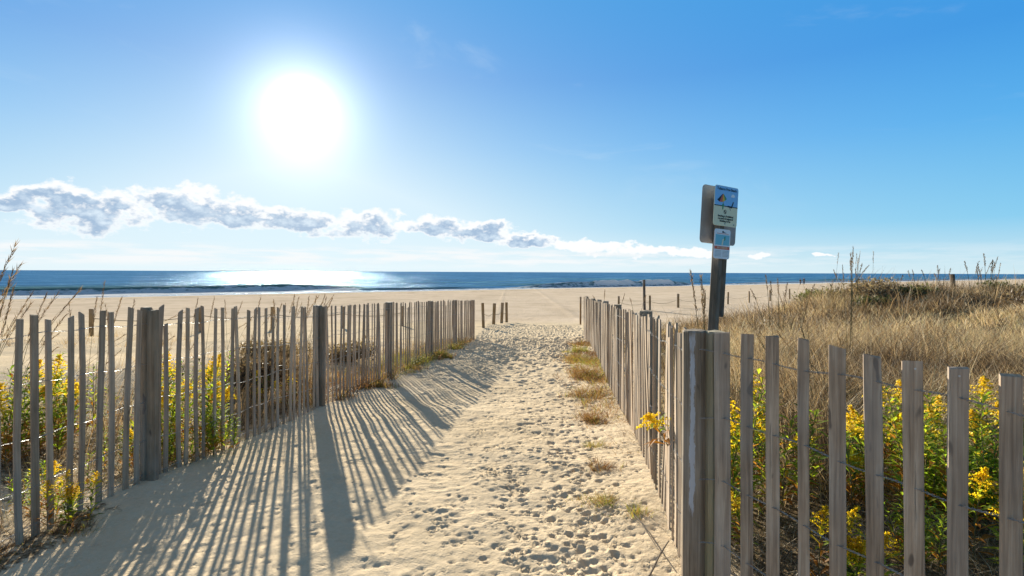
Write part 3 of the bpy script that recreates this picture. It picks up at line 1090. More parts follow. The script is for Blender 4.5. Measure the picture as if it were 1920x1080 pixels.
PR = (0, 0, YAW)
big = plate('sign_panel', 0.46, 0.500, 0.004, 0.035, M_ALU, sg, on_face(1348, 405, -0.052), PR)
tag(big, 'large bare metal sign seen from its back')
# turn the facing notices towards the path
sA_ = plate('notice_board', 0.300, 0.340, 0.004, 0.022, M_SBEIGE, sg, on_face(1360.5, 387.5, 0.056), PR)
tag(sA_, 'blue and beige beach notice with a striped umbrella')
sB_ = plate('notice_board', 0.200, 0.252, 0.004, 0.02, M_SWHITE, sg, on_face(1353.5, 458, 0.056), PR)
tag(sB_, 'small white notice with a teal picture and red band')


def flat(name, pts, mat, parent, dpt):
    """thin raised shape on the face of a plate; pts are (x, z)"""
    n_ = len(pts)
    vs = [(x, -dpt, z) for x, z in pts] + [(x, -0.0021, z) for x, z in pts]
    area = sum(pts[i][0] * pts[(i + 1) % n_][1] - pts[(i + 1) % n_][0] * pts[i][1] for i in range(n_))
    fs = [tuple(range(n_))] + [((a + 1) % n_, a, a + n_, (a + 1) % n_ + n_) for a in range(n_)]
    if area < 0:
        fs = [tuple(reversed(f)) for f in fs]
    return obj(name, pymesh(name, vs, fs, mat), parent)


def rect(x0, x1, z0, z1): return [(x0, z0), (x1, z0), (x1, z1), (x0, z1)]


def text(body, size, x, z, mat, parent, dpt, bold=0.0):
    cu = bpy.data.curves.new('lettering', 'FONT')
    cu.body = body
    cu.size = size
    cu.align_x = 'CENTER'
    cu.align_y = 'CENTER'
    cu.extrude = 0.0004
    cu.offset = bold
    cu.materials.append(mat)
    t_o = bpy.data.objects.new('lettering_curve', cu)
    COL.objects.link(t_o)
    dg = bpy.context.evaluated_depsgraph_get()
    me_ = bpy.data.meshes.new_from_object(t_o.evaluated_get(dg))
    bpy.data.objects.remove(t_o)
    bpy.data.curves.remove(cu)
    o_ = bpy.data.objects.new('lettering', me_)
    link(o_, parent)
    o_.location = (x, -dpt, z)
    o_.rotation_euler = (R(90), 0, 0)
    return o_


W2, H2 = 0.150, 0.170
sky_pts = [(-W2 + .002, 0.002), (W2 - .002, 0.002)] + [(W2 - .022 + .020 * math.cos(R(a)), H2 - .022 + .020 * math.sin(R(a))) for a in (0, 30, 60, 90)] + \
          [(-W2 + .022 + .020 * math.cos(R(a)), H2 - .022 + .020 * math.sin(R(a))) for a in (90, 120, 150, 180)]
flat('sky_field', sky_pts, M_SBLUE, sA_, 0.0030)
flat('horizon_line', rect(-W2 + .002, W2 - .002, -0.003, 0.004), M_SBLACK, sA_, 0.0036)
text('Tobacco Free Beach', 0.030, 0, 0.143, M_SBLACK, sA_, 0.0038, 0.0006)
# umbrella in four gores
ux, uz = -0.055, 0.058
cols = [M_SBLACK, M_SRED, M_SYEL, M_SGREEN]
xs_u = [-0.062, -0.034, 0.004, 0.036, 0.056]
zs_u = [-0.012, -0.026, -0.026, -0.012, 0.004]
for k in range(4):
    flat('umbrella_gore', [(ux + xs_u[k], uz + zs_u[k]), (ux + xs_u[k + 1], uz + zs_u[k + 1]), (ux + 0.004 + k * 0.003, uz + 0.045)], cols[k], sA_, 0.0040 + k * 0.0002)
flat('umbrella_pole', rect(ux + 0.014, ux + 0.020, -0.03, uz - 0.02), M_GREY, sA_, 0.0037)
flat('palm_plant', [(-0.045, -0.03), (-0.036, -0.03), (-0.030, 0.012), (-0.040, 0.024), (-0.052, 0.012)], M_SGREEN, sA_, 0.0042)
flat('deck_chair', [(0.02, -0.004), (0.075, -0.010), (0.095, 0.045), (0.085, 0.047), (0.066, 0.006), (0.02, 0.008)], M_SBLACK, sA_, 0.0042)
flat('deck_chair_leg', [(0.055, -0.030), (0.062, -0.030), (0.045, 0.0), (0.038, 0.0)], M_GREY, sA_, 0.0041)
flat('cloud', [(0.055, 0.085), (0.10, 0.085), (0.105, 0.100), (0.085, 0.112), (0.065, 0.106)], M_SWHITE, sA_, 0.0037)
cx_, cz_ = -0.01, -0.048
vs = [(cx_ + r_ * math.cos(a * math.pi / 12), -0.0036, cz_ + r_ * math.sin(a * math.pi / 12)) for r_ in (0.018, 0.0135) for a in range(24)]
obj('no_smoking_ring', pymesh('ring', vs, [(a, (a + 1) % 24, (a + 1) % 24 + 24, a + 24) for a in range(24)], M_SBLACK), sA_)
flat('cigarette', rect(cx_ - 0.010, cx_ + 0.010, cz_ - 0.003, cz_ + 0.002), M_SBLACK, sA_, 0.0036)
flat('ring_bar', [(cx_ - 0.012, cz_ + 0.009), (cx_ - 0.009, cz_ + 0.012), (cx_ + 0.012, cz_ - 0.009), (cx_ + 0.009, cz_ - 0.012)], M_SBLACK, sA_, 0.0037)
text('Smoking is Prohibited', 0.0225, 0, -0.086, M_SBLACK, sA_, 0.0036, 0.0006)
text('except in Designated', 0.0225, 0, -0.107, M_SBLACK, sA_, 0.0036, 0.0006)
text('Smoking Areas', 0.0225, -0.004, -0.128, M_SBLACK, sA_, 0.0036, 0.0006)
for x_, z_ in ((-0.005, -0.150), (0.11, -0.150)):
    flat('bolt', [(x_ + .006 * math.cos(a * 1.047), z_ + .006 * math.sin(a * 1.047)) for a in range(6)], M_GREY, sA_, 0.005)
flat('picture', rect(-0.088, 0.088, -0.010, 0.078), M_STEAL, sB_, 0.0030)
flat('swimmer', [(-0.01, -0.008), (0.006, -0.008), (0.012, 0.03), (0.03, 0.05), (0.0, 0.04)], M_SBEIGE, sB_, 0.0036)
flat('flag', [(0.02, 0.03), (0.035, 0.035), (0.035, 0.066), (0.02, 0.060)], M_SGREEN, sB_, 0.0036)
flat('red_band', rect(-0.096, 0.096, -0.045, -0.020), M_SRED, sB_, 0.0032)
text('RIP CURRENTS', 0.020, 0, -0.033, M_SBEIGE, sB_, 0.0038)
flat('title_mark', [(-0.012, 0.098), (0.05, 0.094), (0.02, 0.101), (0.0, 0.114)], M_SBLACK, sB_, 0.0034)
flat('title_line', rect(-0.075, 0.075, 0.086, 0.0895), M_SRED, sB_, 0.0034)
for k in range(5):
    flat('text_line', rect(-0.085, -0.008, -0.060 - k * 0.011, -0.0575 - k * 0.011), M_GREY, sB_, 0.0034)
    flat('text_line', rect(0.008, 0.085, -0.060 - k * 0.011, -0.0575 - k * 0.011), M_GREY, sB_, 0.0034)

# ------------------------------------------------------------------ two people at the water's edge
def skin_obj(name, joints, edges, mat, parent, sub=1):
    me_ = bpy.data.meshes.new(name)
    me_.from_pydata([j[:3] for j in joints], edges, [])
    sk = me_.skin_vertices.new(name='') if hasattr(me_.skin_vertices, 'new') else None
    o_ = obj(name, me_, parent)
    md = o_.modifiers.new('skin', 'SKIN')
    if not me_.skin_vertices:
        pass
    for v, j in zip(me_.skin_vertices[0].data, joints):
        v.radius = (j[3], j[3] * (j[4] if len(j) > 4 else 1))
    me_.skin_vertices[0].data[0].use_root = True
    md.use_smooth_shade = True
    s_ = o_.modifiers.new('subdiv', 'SUBSURF')
    s_.levels = s_.render_levels = sub
    me_.materials.append(mat)
    return o_


def person(x, y, rz, h, label, mj, mt, arm):
    r_ = empty('person', (x, y, gz(x, y)), label=label, cat='person')
    r_.rotation_euler = (0, 0, rz)
    r_.scale = (h / 1.75,) * 3
    J = [(0, 0, 0.95, .13, .8), (0, 0, 1.2, .12, .8), (0, 0, 1.42, .15, .7), (0, 0, 1.52, .055), (0, -.01, 1.60, .085), (0, -.01, 1.70, .08),
         (.19, 0, 1.40, .055), (.24, .02, 1.13, .042), (.22, -.08 * arm, .90, .034), (.22, -.12 * arm, .82, .035),
         (-.19, 0, 1.40, .055), (-.24, .02, 1.13, .042), (-.22, -.08 * arm, .90, .034), (-.22, -.12 * arm, .82, .035),
         (.09, 0, .86, .09), (.10, -.03, .48, .06), (.10, .05, .08, .045), (.11, -.10, .04, .04),
         (-.09, 0, .86, .09), (-.10, .03, .48, .06), (-.11, -.06, .08, .045), (-.12, -.20, .04, .04)]
    E = [(0, 1), (1, 2), (2, 3), (3, 4), (4, 5), (2, 6), (6, 7), (7, 8), (8, 9), (2, 10), (10, 11), (11, 12), (12, 13), (0, 14), (14, 15), (15, 16), (16, 17), (0, 18), (18, 19), (19, 20), (20, 21)]
    skin_obj('body', J, E, M_SKIN, r_)
    g_ = 1.22
    Jj = [(0, 0, 0.98, .15, .85), (0, 0, 1.2, .145, .85), (0, 0, 1.42, .17, .75), (.19, 0, 1.40, .075), (.24, .02, 1.13, .062), (.22, -.08 * arm, .92, .05), (-.19, 0, 1.40, .075), (-.24, .02, 1.13, .062), (-.22, -.08 * arm, .92, .05)]
    skin_obj('jacket', Jj, [(0, 1), (1, 2), (2, 3), (3, 4), (4, 5), (2, 6), (6, 7), (7, 8)], mj, r_)
    Jt = [(0, 0, .97, .14, .8), (.09, 0, .86, .105), (.10, -.03, .48, .078), (.10, .05, .10, .06), (-.09, 0, .86, .105), (-.10, .03, .48, .078), (-.11, -.06, .10, .06)]
    skin_obj('trousers', Jt, [(0, 1), (1, 2), (2, 3), (0, 4), (4, 5), (5, 6)], mt, r_)
    Jh = [(0, .02, 1.66, .095), (0, .015, 1.74, .085)]
    skin_obj('hair', Jh, [(0, 1)], M_CLOTHB, r_)


PD = 141.0
person((1507.5 - 960) / 1000 * PD, PD, R(170), 1.82, 'taller person in dark clothes standing on the right at the far shoreline', M_CLOTHA, M_CLOTHB, 1)
person((1502.3 - 960) / 1000 * PD, PD + .4, R(190), 1.62, 'shorter person in dark clothes standing on the left at the far shoreline', M_CLOTHB, M_CLOTHA, 0.6)

# ------------------------------------------------------------------ vegetation
def blades(bx, by, bz_, h, lean, az_, w, tint, droop=0.0):
    """arrays -> verts, tris, tint. three stations and a tip: 5 verts... 3 tris + 2"""
    n_ = len(bx)
    wa = RNG.uniform(0, np.pi, n_)
    wx_, wy_ = np.cos(wa), np.sin(wa)
    ca, sa_ = np.cos(az_), np.sin(az_)
    co_ = np.zeros((n_, 5, 3))
    for i, (f, wf) in enumerate(((0.0, 1.0), (0.0, -1.0), (0.55, 0.8), (0.55, -0.8), (1.0, 0.0))):
        q_ = lean * f ** 1.7
        co_[:, i, 0] = bx + ca * q_ + wx_ * w * 0.5 * wf
        co_[:, i, 1] = by + sa_ * q_ + wy_ * w * 0.5 * wf
        co_[:, i, 2] = bz_ + h * f * (1 - droop * f)
    base_ = (np.arange(n_) * 5)[:, None]
    tri = np.concatenate([base_ + np.array([0, 1, 2]), base_ + np.array([1, 3, 2]), base_ + np.array([2, 3, 4])], 1).reshape(-1, 3)
    return co_.reshape(-1, 3), tri, np.repeat(tint, 5)


def join(parts_):
    vs, fs, ts, b_ = [], [], [], 0
    for v_, f_, t_2 in parts_:
        vs.append(v_)
        fs.append(f_ + b_)
        ts.append(t_2)
        b_ += len(v_)
    return np.concatenate(vs), np.concatenate(fs), np.concatenate(ts)


def clumps(cx, cy, per, rad, h, wid, tint_c, leanf=0.45, tj=0.16, sink=0.02, droop=0.1, wind=(0.1, 0.0)):
    """cx.. arrays of clump centres with per-clump arrays rad/h/wid/tint"""
    n_ = len(cx)
    ii = np.repeat(np.arange(n_), per)
    m_ = len(ii)
    a = RNG.uniform(0, 2 * np.pi, m_)
    r_ = np.sqrt(RNG.uniform(0, 1, m_)) * rad[ii]
    bx, by = cx[ii] + np.cos(a) * r_, cy[ii] + np.sin(a) * r_
    hh = h[ii] * RNG.uniform(0.45, 1.1, m_)
    lean = hh * leanf * (0.3 + r_ / rad[ii]) * RNG.uniform(0.4, 1.4, m_)
    az_ = a + RNG.normal(0, 0.7, m_)
    bz_ = ground_z(bx, by) - sink
    v_, f_, t_2 = blades(bx + 0, by + 0, bz_, hh, lean, az_, wid[ii] * RNG.uniform(0.6, 1.3, m_), np.clip(tint_c[ii] + RNG.normal(0, tj, m_), 0, 0.97), droop)
    return v_, f_, t_2


def scatter(n_, x0, x1, y0, y1, dens):
    x = RNG.uniform(x0, x1, n_)
    y = RNG.uniform(y0, y1, n_)
    k_ = RNG.uniform(0, 1, n_) < dens(x, y)
    return x[k_], y[k_]


# dry dune grass, right: three depth bands
parts_ = []
def dens_r(x, y):
    dr = x - xr(np.clip(y, 0.5, 30))
    tuft = 0.25 + 1.1 * np.clip(fbm(x, y, 0.9, 3, 61) + 0.35, 0, 1)
    a = ss(dr, 0.25, 0.9) * (0.10 + 0.90 * ss(dr / np.maximum(y, 3), 0.02, 0.18)) * (1 - ss(y - 0.75 * np.maximum(x - 4.5, 0), 16, 20))
    return np.clip(a * tuft, 0, 1)
for (y0, y1, n_, per, wd, hh) in ((2.9, 5.5, 1900, 16, 0.0045, 0.36), (4.2, 8.5, 5200, 18, 0.006, 0.44), (8.5, 15, 7600, 14, 0.010, 0.46), (15, 32, 5200, 12, 0.020, 0.46)):
    x1 = 1.25 * y1 + 1
    cx, cy = scatter(n_, 1.0, x1, y0, y1, dens_r)
    m_ = cx < 1.2 * cy + 1
    if y0 < 4:
        m_ &= cy > 3.2 + 0.3 * np.random.default_rng(1).uniform(-1, 1, len(cx))
    cx, cy = cx[m_], cy[m_]
    n2_ = len(cx)
    tint = np.clip(0.49 + 0.80 * fbm(cx, cy, 0.5, 3, 71) + 0.45 * fbm(cx, cy, 3.0, 2, 72) + RNG.normal(0, 0.15, n2_), 0.05, 0.95)
    hmul = 0.85 + 0.7 * fbm(cx, cy, 0.35, 3, 73) + 0.5 * fbm(cx, cy, 1.4, 2, 74)
    short = (0.55 + 0.45 * ss(cx / cy, 0.28, 0.45)) * (1 + 0.45 * (1 - ss(cy, 7, 11)) * ss(cy, 3.4, 4.6))
    parts_.append(clumps(cx, cy, per, RNG.uniform(0.08, 0.20, n2_) * (1 + y0 / 20), hh * hmul * short * RNG.uniform(0.7, 1.25, n2_), np.full(n2_, wd), tint, 0.65, tj=0.24, droop=0.2))
# browner scrubby patches and stray stalks that make the edge ragged
def dens_s(x, y):
    return dens_r(x, y) * ss(fbm(x, y, 0.7, 2, 63), 0.05, 0.35) * ss(y, 4, 5.5)
cx, cy = scatter(9000, 1.5, 19, 4.5, 20, dens_s)
n2_ = len(cx)
parts_.append(clumps(cx, cy, 12, RNG.uniform(0.10, 0.22, n2_), RNG.uniform(0.35, 0.65, n2_), 0.003 + cy * 0.0006, np.clip(RNG.normal(0.22, 0.12, n2_), 0, 1), 0.8, tj=0.15))
cx, cy = scatter(5000, 1.5, 22, 4.5, 20, lambda x, y: dens_r(x, y) * 0.5)
n2_ = len(cx)
parts_.append(clumps(cx, cy, 2, RNG.uniform(0.05, 0.1, n2_), RNG.uniform(0.65, 1.0, n2_), 0.0025 + cy * 0.0005, np.clip(RNG.normal(0.4, 0.25, n2_), 0, 1), 0.35, tj=0.1))
v_, f_, t_2 = join(parts_)
tag(obj('dune_grass', npmesh('dune_grass', v_, f_, 3, M_DRY, {'tint': t_2})), 'dry straw coloured grass covering the right dune', 'grass', kind='stuff')
NTRI = len(f_)

# dead twigs and litter under the goldenrods, right and left
parts_ = []
def dens_t(x, y):
    dr = x - xr(np.clip(y, 0.5, 30))
    return ss(dr, 0.03, 0.25) * (1 - ss(y, 4.4, 6.5)) * np.clip(0.5 + 1.2 * fbm(x, y, 1.8, 2, 81), 0.1, 1)
cx, cy = scatter(10500, 0.9, 6.5, 1.2, 6.5, dens_t)
n2_ = len(cx)
parts_.append(clumps(cx, cy, 10, RNG.uniform(0.06, 0.18, n2_), RNG.uniform(0.05, 0.26, n2_), np.full(n2_, 0.0034), np.clip(0.30 + 0.7 * RNG.random(n2_), 0, 1), 1.6, tj=0.3, droop=0.4))
v_, f_, t_2 = join(parts_)
tag(obj('dead_undergrowth', npmesh('dead_undergrowth', v_, f_, 3, M_TWIG, {'tint': t_2})), 'tangled dead twigs and stalks behind the near slats', 'undergrowth', kind='stuff')

parts_ = []
def dens_l(x, y):
    dl = xl(np.clip(y, 0, 30)) - x
    b_ = ss(dl, 0.05, 0.2) * (1 - ss(dl, 1.0, 3.5)) * (1 - ss(y, 8, 17))
    c_ = 0.35 * ss(dl, 0.5, 2) * (1 - ss(dl, 5, 9)) * np.clip(2.5 * fbm(x, y, 0.5, 2, 83), 0, 1) * (1 - ss(y, 9, 14))
    return np.clip(b_ * (0.25 + 1.4 * np.clip(fbm(x, y, 1.1, 2, 85) + 0.2, 0, 1)) + c_, 0, 1)
cx, cy = scatter(6500, -11, -1.3, 1.2, 17, dens_l)
n2_ = len(cx)
parts_.append(clumps(cx, cy, 14, RNG.uniform(0.05, 0.16, n2_), RNG.uniform(0.08, 0.30, n2_), np.full(n2_, 0.0045), np.clip(0.5 + 0.6 * fbm(cx, cy, 1, 2, 5), 0.1, 0.95), 0.8))
v_, f_, t_2 = join(parts_)
tag(obj('dune_grass', npmesh('dune_grass', v_, f_, 3, M_DRY, {'tint': t_2})), 'sparse dry grass and stalks on the sand behind the left fence', 'grass', kind='stuff')
cx, cy = scatter(4200, -5.5, -2.1, 1.3, 7.5, lambda x, y: ss(xl(y) - x, 0.0, 0.15) * (1 - ss(xl(y) - x, 1.0, 2.4)) * np.clip(0.5 + 1.4 * fbm(x, y, 1.5, 2, 87), 0, 1))
n2_ = len(cx)
v_, f_, t_2 = clumps(cx, cy, 12, RNG.uniform(0.06, 0.16, n2_), RNG.uniform(0.05, 0.24, n2_), np.full(n2_, 0.0035), np.clip(0.3 + 0.5 * RNG.random(n2_), 0, 1), 1.4, droop=0.4)
tag(obj('dead_undergrowth', npmesh('dead_undergrowth', v_, f_, 3, M_TWIG, {'tint': t_2})), 'dark tangled dead stalks behind the left fence', 'undergrowth', kind='stuff')


# --- separate tufts along the path edges
def tuft(x, y, rad, h, n_, tint, label, leanf=0.9, wid=0.004, mat=None, group=None, ex=1.0, ey=1.0):
    nc = max(6, n_ // 6)
    a = RNG.uniform(0, 6.28, nc)
    rr_ = np.abs(RNG.normal(0, 0.62, nc)) * rad
    cx, cy = x + np.cos(a) * rr_ * ex, y + np.sin(a) * rr_ * ey
    m_ = fbm(cx / rad, cy / rad / ey, 2.2, 2, int(abs(x * 9))) > -0.12
    a, rr_, cx, cy = a[m_], rr_[m_], cx[m_], cy[m_]
    nc = len(cx)
    tint = tint + 0.5 * fbm(cx, cy, 3.0 / max(rad * 4, 1), 2, 19)
    v_, f_, t_2 = clumps(cx, cy, 14, np.full(nc, min(rad * 0.35, 0.07)), 0.72 * h * RNG.uniform(0.2, 1.1, nc) * np.exp(-0.6 * rr_ / rad), np.full(nc, wid), np.clip(tint + RNG.normal(0, 0.16, nc), 0, 0.97), leanf * 0.75, tj=0.22, droop=0.2)
    g = gz(x, y)
    v_ = v_ - np.array([x, y, g])
    o_ = obj('grass_tuft', npmesh('grass_tuft', v_, f_, 3, mat or M_DRY, {'tint': t_2}), None, (x, y, g))
    tag(o_, label, 'grass', group or 'grass tufts along the foot of the fences')
    return o_


M_TUFT = leafmat('tuft_grass', [(0.0, (0.09, 0.055, 0.03)), (0.35, (0.20, 0.105, 0.05)), (0.6, (0.32, 0.20, 0.09)), (0.8, (0.26, 0.24, 0.06)), (1.0, (0.22, 0.27, 0.05))], 0.45, tmul=(1.2, 1.05, 0.7))
tuft(0.585, 3.32, 0.17, 0.13, 900, 0.45, 'rusty tuft on the sand, nearest the camera on the right path edge', 1.2, 0.003, M_TUFT, ex=0.95)
tuft(0.73, 3.10, 0.10, 0.18, 260, 0.7, 'small tuft against the right fence behind the nearest rusty tuft', 0.9, 0.003, M_TUFT)
tuft(0.66, 3.95, 0.20, 0.17, 520, 0.50, 'wispy brown tuft against the right fence, second from the camera', 1.1, 0.003, M_TUFT)
tuft(0.74, 4.55, 0.17, 0.15, 420, 0.65, 'small green and straw tuft, third along the right fence', 1.2, 0.003, M_TUFT, ex=1.2)
tuft(0.84, 5.5, 0.20, 0.20, 800, 0.45, 'russet tuft midway along the right fence', 1.1, 0.004, M_TUFT, ey=2.0)
tuft(1.0, 6.9, 0.28, 0.32, 1500, 0.48, 'larger russet clump spreading from the right fence', 1.1, 0.005, M_TUFT, ey=2.2)
tuft(1.16, 8.6, 0.32, 0.34, 1500, 0.45, 'broad reddish clump halfway down the right fence', 1.1, 0.006, M_TUFT, ey=2.4)
tuft(1.36, 10.8, 0.30, 0.36, 1300, 0.55, 'reddish green clump beside the farther part of the right fence', 1.0, 0.007, M_TUFT, ey=3.0)
tuft(1.58, 12.6, 0.28, 0.45, 700, 0.85, 'green tuft near the far end of the right fence', 0.7, 0.008, M_TUFT)
cx, cy = scatter(7000, 0.2, 2.4, 3.2, 15, lambda x, y: ss(x - xr(y), -0.42 - 0.02 * y, -0.08) * (1 - ss(x - xr(y), 0.0, 0.1)) * np.clip(0.35 + 2.2 * fbm(x, y, 1.3, 2, 97), 0, 1) * (0.25 + 0.75 * ss(y, 4.5, 7)))
n2_ = len(cx)
v_, f_, t_2 = clumps(cx, cy, 12, RNG.uniform(0.03, 0.09, n2_) * (1 + cy / 12), RNG.uniform(0.03, 0.17, n2_) * (1 + cy / 20), 0.0022 + cy * 0.00045, np.clip(0.42 + 0.7 * fbm(cx, cy, 0.7, 2, 98), 0.05, 0.97), 1.3, tj=0.25, droop=0.3)
tag(obj('path_edge_grass', npmesh('path_edge_grass', v_, f_, 3, M_TUFT, {'tint': t_2})), 'straggly rusty grass strip hugging the foot of the right fence', 'grass', kind='stuff')
def dens_lf(x, y):
    d_ = xl(np.clip(y, 0, 30)) - x
    return ss(d_, -0.16, 0.05) * (1 - ss(d_, 0.25, 0.9)) * ss(y, 5.6, 7) * (1 - ss(y, 14, 16)) * np.clip(0.55 + 1.5 * fbm(x, y, 0.9, 2, 101), 0.1, 1)
cx, cy = scatter(6500, -3.2, -0.9, 5.5, 16, dens_lf)
n2_ = len(cx)
v_, f_, t_2 = clumps(cx, cy, 12, RNG.uniform(0.03, 0.09, n2_) * (1 + cy / 12), RNG.uniform(0.08, 0.34, n2_), 0.0022 + cy * 0.00045, np.clip(0.50 + 0.7 * fbm(cx, cy, 0.7, 2, 98), 0.05, 0.97), 0.8, tj=0.22, droop=0.2)
tag(obj('path_edge_grass', npmesh('path_edge_grass', v_, f_, 3, M_TUFT, {'tint': t_2})), 'russet and olive grass growing through the farther bays of the left fence', 'grass', kind='stuff')
# left fence foot
tuft(-2.62, 2.62, 0.20, 0.14, 900, 0.55, 'straw coloured tuft spilling under the nearest left slats', 1.3, 0.003, M_TUFT, ex=1.0)
tuft(-2.42, 2.95, 0.17, 0.12, 800, 0.45, 'rusty tuft at the foot of the left fence before the double post', 1.3, 0.003, M_TUFT)
tuft(-2.70, 2.25, 0.18, 0.10, 500, 0.5, 'low dry tuft at the bottom left corner', 1.3, 0.003, M_TUFT)
tuft(-2.08, 6.6, 0.22, 0.20, 700, 0.55, 'dry tuft under the left fence just past its second post', 0.9, 0.004, M_TUFT)
tuft(-1.93, 7.6, 0.30, 0.26, 1000, 0.62, 'thick olive tuft before the third post of the left fence', 0.8, 0.005, M_TUFT)
tuft(-1.78, 9.3, 0.30, 0.26, 900, 0.62, 'olive tuft past the third post of the left fence', 0.8, 0.006, M_TUFT)
tuft(-1.55, 11.5, 0.32, 0.34, 900, 0.62, 'olive tuft past the fourth post of the left fence', 0.8, 0.008, M_TUFT)
tuft(-1.38, 13.2, 0.30, 0.34, 800, 0.60, 'tuft of olive grass by the last posts of the left fence', 0.8, 0.008, M_TUFT)


# --- tall beach grass with seed heads
def tall_grass(x, y, n_, h, label, lean=(0.25, 0.05), spread=0.15, wid=0.0045, tint=0.5, heads=0.5, cat='grass', head_len=0.16, group='tall beach grasses'):
    root = empty('beach_grass', (x, y, gz(x, y)), label=label, cat=cat, group=group)
    rnd = random.Random(int(abs(x * 100) + y * 10))
    bx = RNG.normal(0, spread, n_)
    by = RNG.normal(0, spread, n_)
    hh = h * RNG.uniform(0.5, 1.0, n_)
    az_ = np.arctan2(lean[1], lean[0]) + RNG.normal(0, 1.0, n_)
    v_, f_, t_2 = blades(bx, by, np.zeros(n_) - 0.03, hh, hh * RNG.uniform(0.1, 0.55, n_), az_, np.full(n_, wid), np.clip(tint + RNG.normal(0, 0.18, n_), 0, 0.97), 0.12)
    o_ = obj('blade', npmesh('blade', v_, f_, 3, M_DRY, {'tint': t_2}), root)
    o_['kind'] = 'stuff'
    # flowering stems
    k_ = max(1, int(n_ * heads / 10))
    sv, sf, hv, hf, ht = [], [], [], [], []
    for i in range(k_):
        a = math.atan2(lean[1], lean[0]) + rnd.gauss(0, 0.55)
        L_ = h * rnd.uniform(1.0, 1.45)
        ln = L_ * rnd.uniform(0.15, 0.7) * math.hypot(*lean) * 2.5
        b0 = Vector((rnd.gauss(0, spread), rnd.gauss(0, spread), -0.03))
        P_ = [b0 + Vector((math.cos(a) * ln * (t / 6) ** 2, math.sin(a) * ln * (t / 6) ** 2, L_ * (t / 6) * (1 - 0.12 * (t / 6)))) for t in range(7)]
        vv, ff = tube(P_, [wid * 0.38 * (1.2 - t / 8) for t in range(7)], 3)
        b_ = len(sv)
        sv += vv
        sf += [tuple(q_ + b_ for q_ in f2) for f2 in ff]
        d_ = (P_[-1] - P_[-2]).normalized()
        for q_ in range(34):
            t = q_ / 33
            pp = P_[-1] - d_ * head_len * (1 - t) + Vector((rnd.gauss(0, wid * .5), rnd.gauss(0, wid * .5), rnd.gauss(0, wid * .5)))
            dd = (d_ + Vector((rnd.gauss(0, .35), rnd.gauss(0, .35), rnd.gauss(0, .25)))).normalized() * (0.022 + wid)
            sd = d_.cross(Vector((rnd.gauss(0, 1), rnd.gauss(0, 1), rnd.gauss(0, 1)))).normalized() * wid * 0.55
            b_ = len(hv)
            hv += [pp - sd, pp + sd, pp + dd]
            hf.append((b_, b_ + 1, b_ + 2))
            ht += [rnd.uniform(0.05, 0.6)] * 3
    obj('stalk', pymesh('stalk', sv, sf, M_STEM), root)
    o_ = obj('seed_head', npmesh('seed_head', np.array([tuple(v) for v in hv]), np.array(hf), 3, M_DRY, {'tint': ht}), root)
    return root


tall_grass(-3.9, 4.3, 110, 0.82, 'windblown grass above the first slats on the left', (0.5, 0.1), 0.2, 0.0045, 0.45, 0.8)
tall_grass(-3.45, 4.7, 100, 0.80, 'windblown grass behind the left fence short of the double post', (0.4, 0.1), 0.25, 0.0045, 0.5, 0.7)
tall_grass(-3.25, 6.2, 90, 0.82, 'upright brown grass just right of the first double post', (0.2, 0.1), 0.25, 0.005, 0.4, 0.6)
tall_grass(-2.95, 6.7, 220, 1.0, 'dense tall brown grass just left of the second left post', (0.2, 0.0), 0.22, 0.005, 0.35, 0.5)
tall_grass(-2.65, 6.5, 150, 0.9, 'brown grass clump pressed against the second left post', (0.15, 0.0), 0.14, 0.005, 0.35, 0.4)
tall_grass(-2.75, 5.4, 150, 0.58, 'straw clump low behind the slats between the first two left posts', (0.1, 0.0), 0.22, 0.005, 0.4, 0.2)
tall_grass(-2.35, 7.4, 120, 0.45, 'russet grass behind the slats after the second left post', (0.1, 0.0), 0.22, 0.005, 0.4, 0.2)
# right side
tall_grass(1.95, 5.2, 190, 0.62, 'fine tawny grass between the sign post and the third near slat', (0.1, 0.1), 0.2, 0.005, 0.5, 0.2)
tall_grass(2.15, 3.75, 260, 0.80, 'fan of long brown stalks behind the fourth near slat', (-0.25, 0.1), 0.14, 0.0045, 0.38, 0.4)
tall_grass(5.0, 10.2, 260, 0.52, 'feathery brown grass mound above the sandy toe of the dune', (0.1, 0.1), 0.45, 0.009, 0.42, 0.3)
tall_grass(6.3, 11.5, 260, 0.50, 'second feathery brown grass mound, farther up the slope', (0.1, 0.1), 0.5, 0.010, 0.45, 0.3)
tall_grass(3.1, 5.4, 320, 0.95, 'tall golden grass standing behind the fifth near slat', (-0.05, 0.1), 0.30, 0.0045, 0.55, 0.3)
tall_grass(2.5, 5.0, 260, 0.85, 'tall tawny grass behind the second near slat', (-0.05, 0.1), 0.25, 0.0045, 0.55, 0.3)
tall_grass(10.6, 13.0, 260, 0.65, 'tall straw grass on the crest beside the stump', (0.05, 0.1), 0.6, 0.011, 0.6, 0.3)
tall_grass(9.2, 14.0, 50, 1.10, 'spiky stalks rising from the first hump of the right dune', (0.05, 0.0), 0.35, 0.012, 0.3, 1.4, head_len=0.3)
tall_grass(12.2, 13.5, 40, 0.95, 'cluster of tall plumes at the right end of the dune crest', (0.1, 0.0), 0.5, 0.012, 0.2, 1.6, head_len=0.3)
tall_grass(2.6, 12.0, 30, 0.55, 'thin stalks on the sand beyond the far end of the right fence', (0.15, 0.1), 0.4, 0.008, 0.3, 1.5)


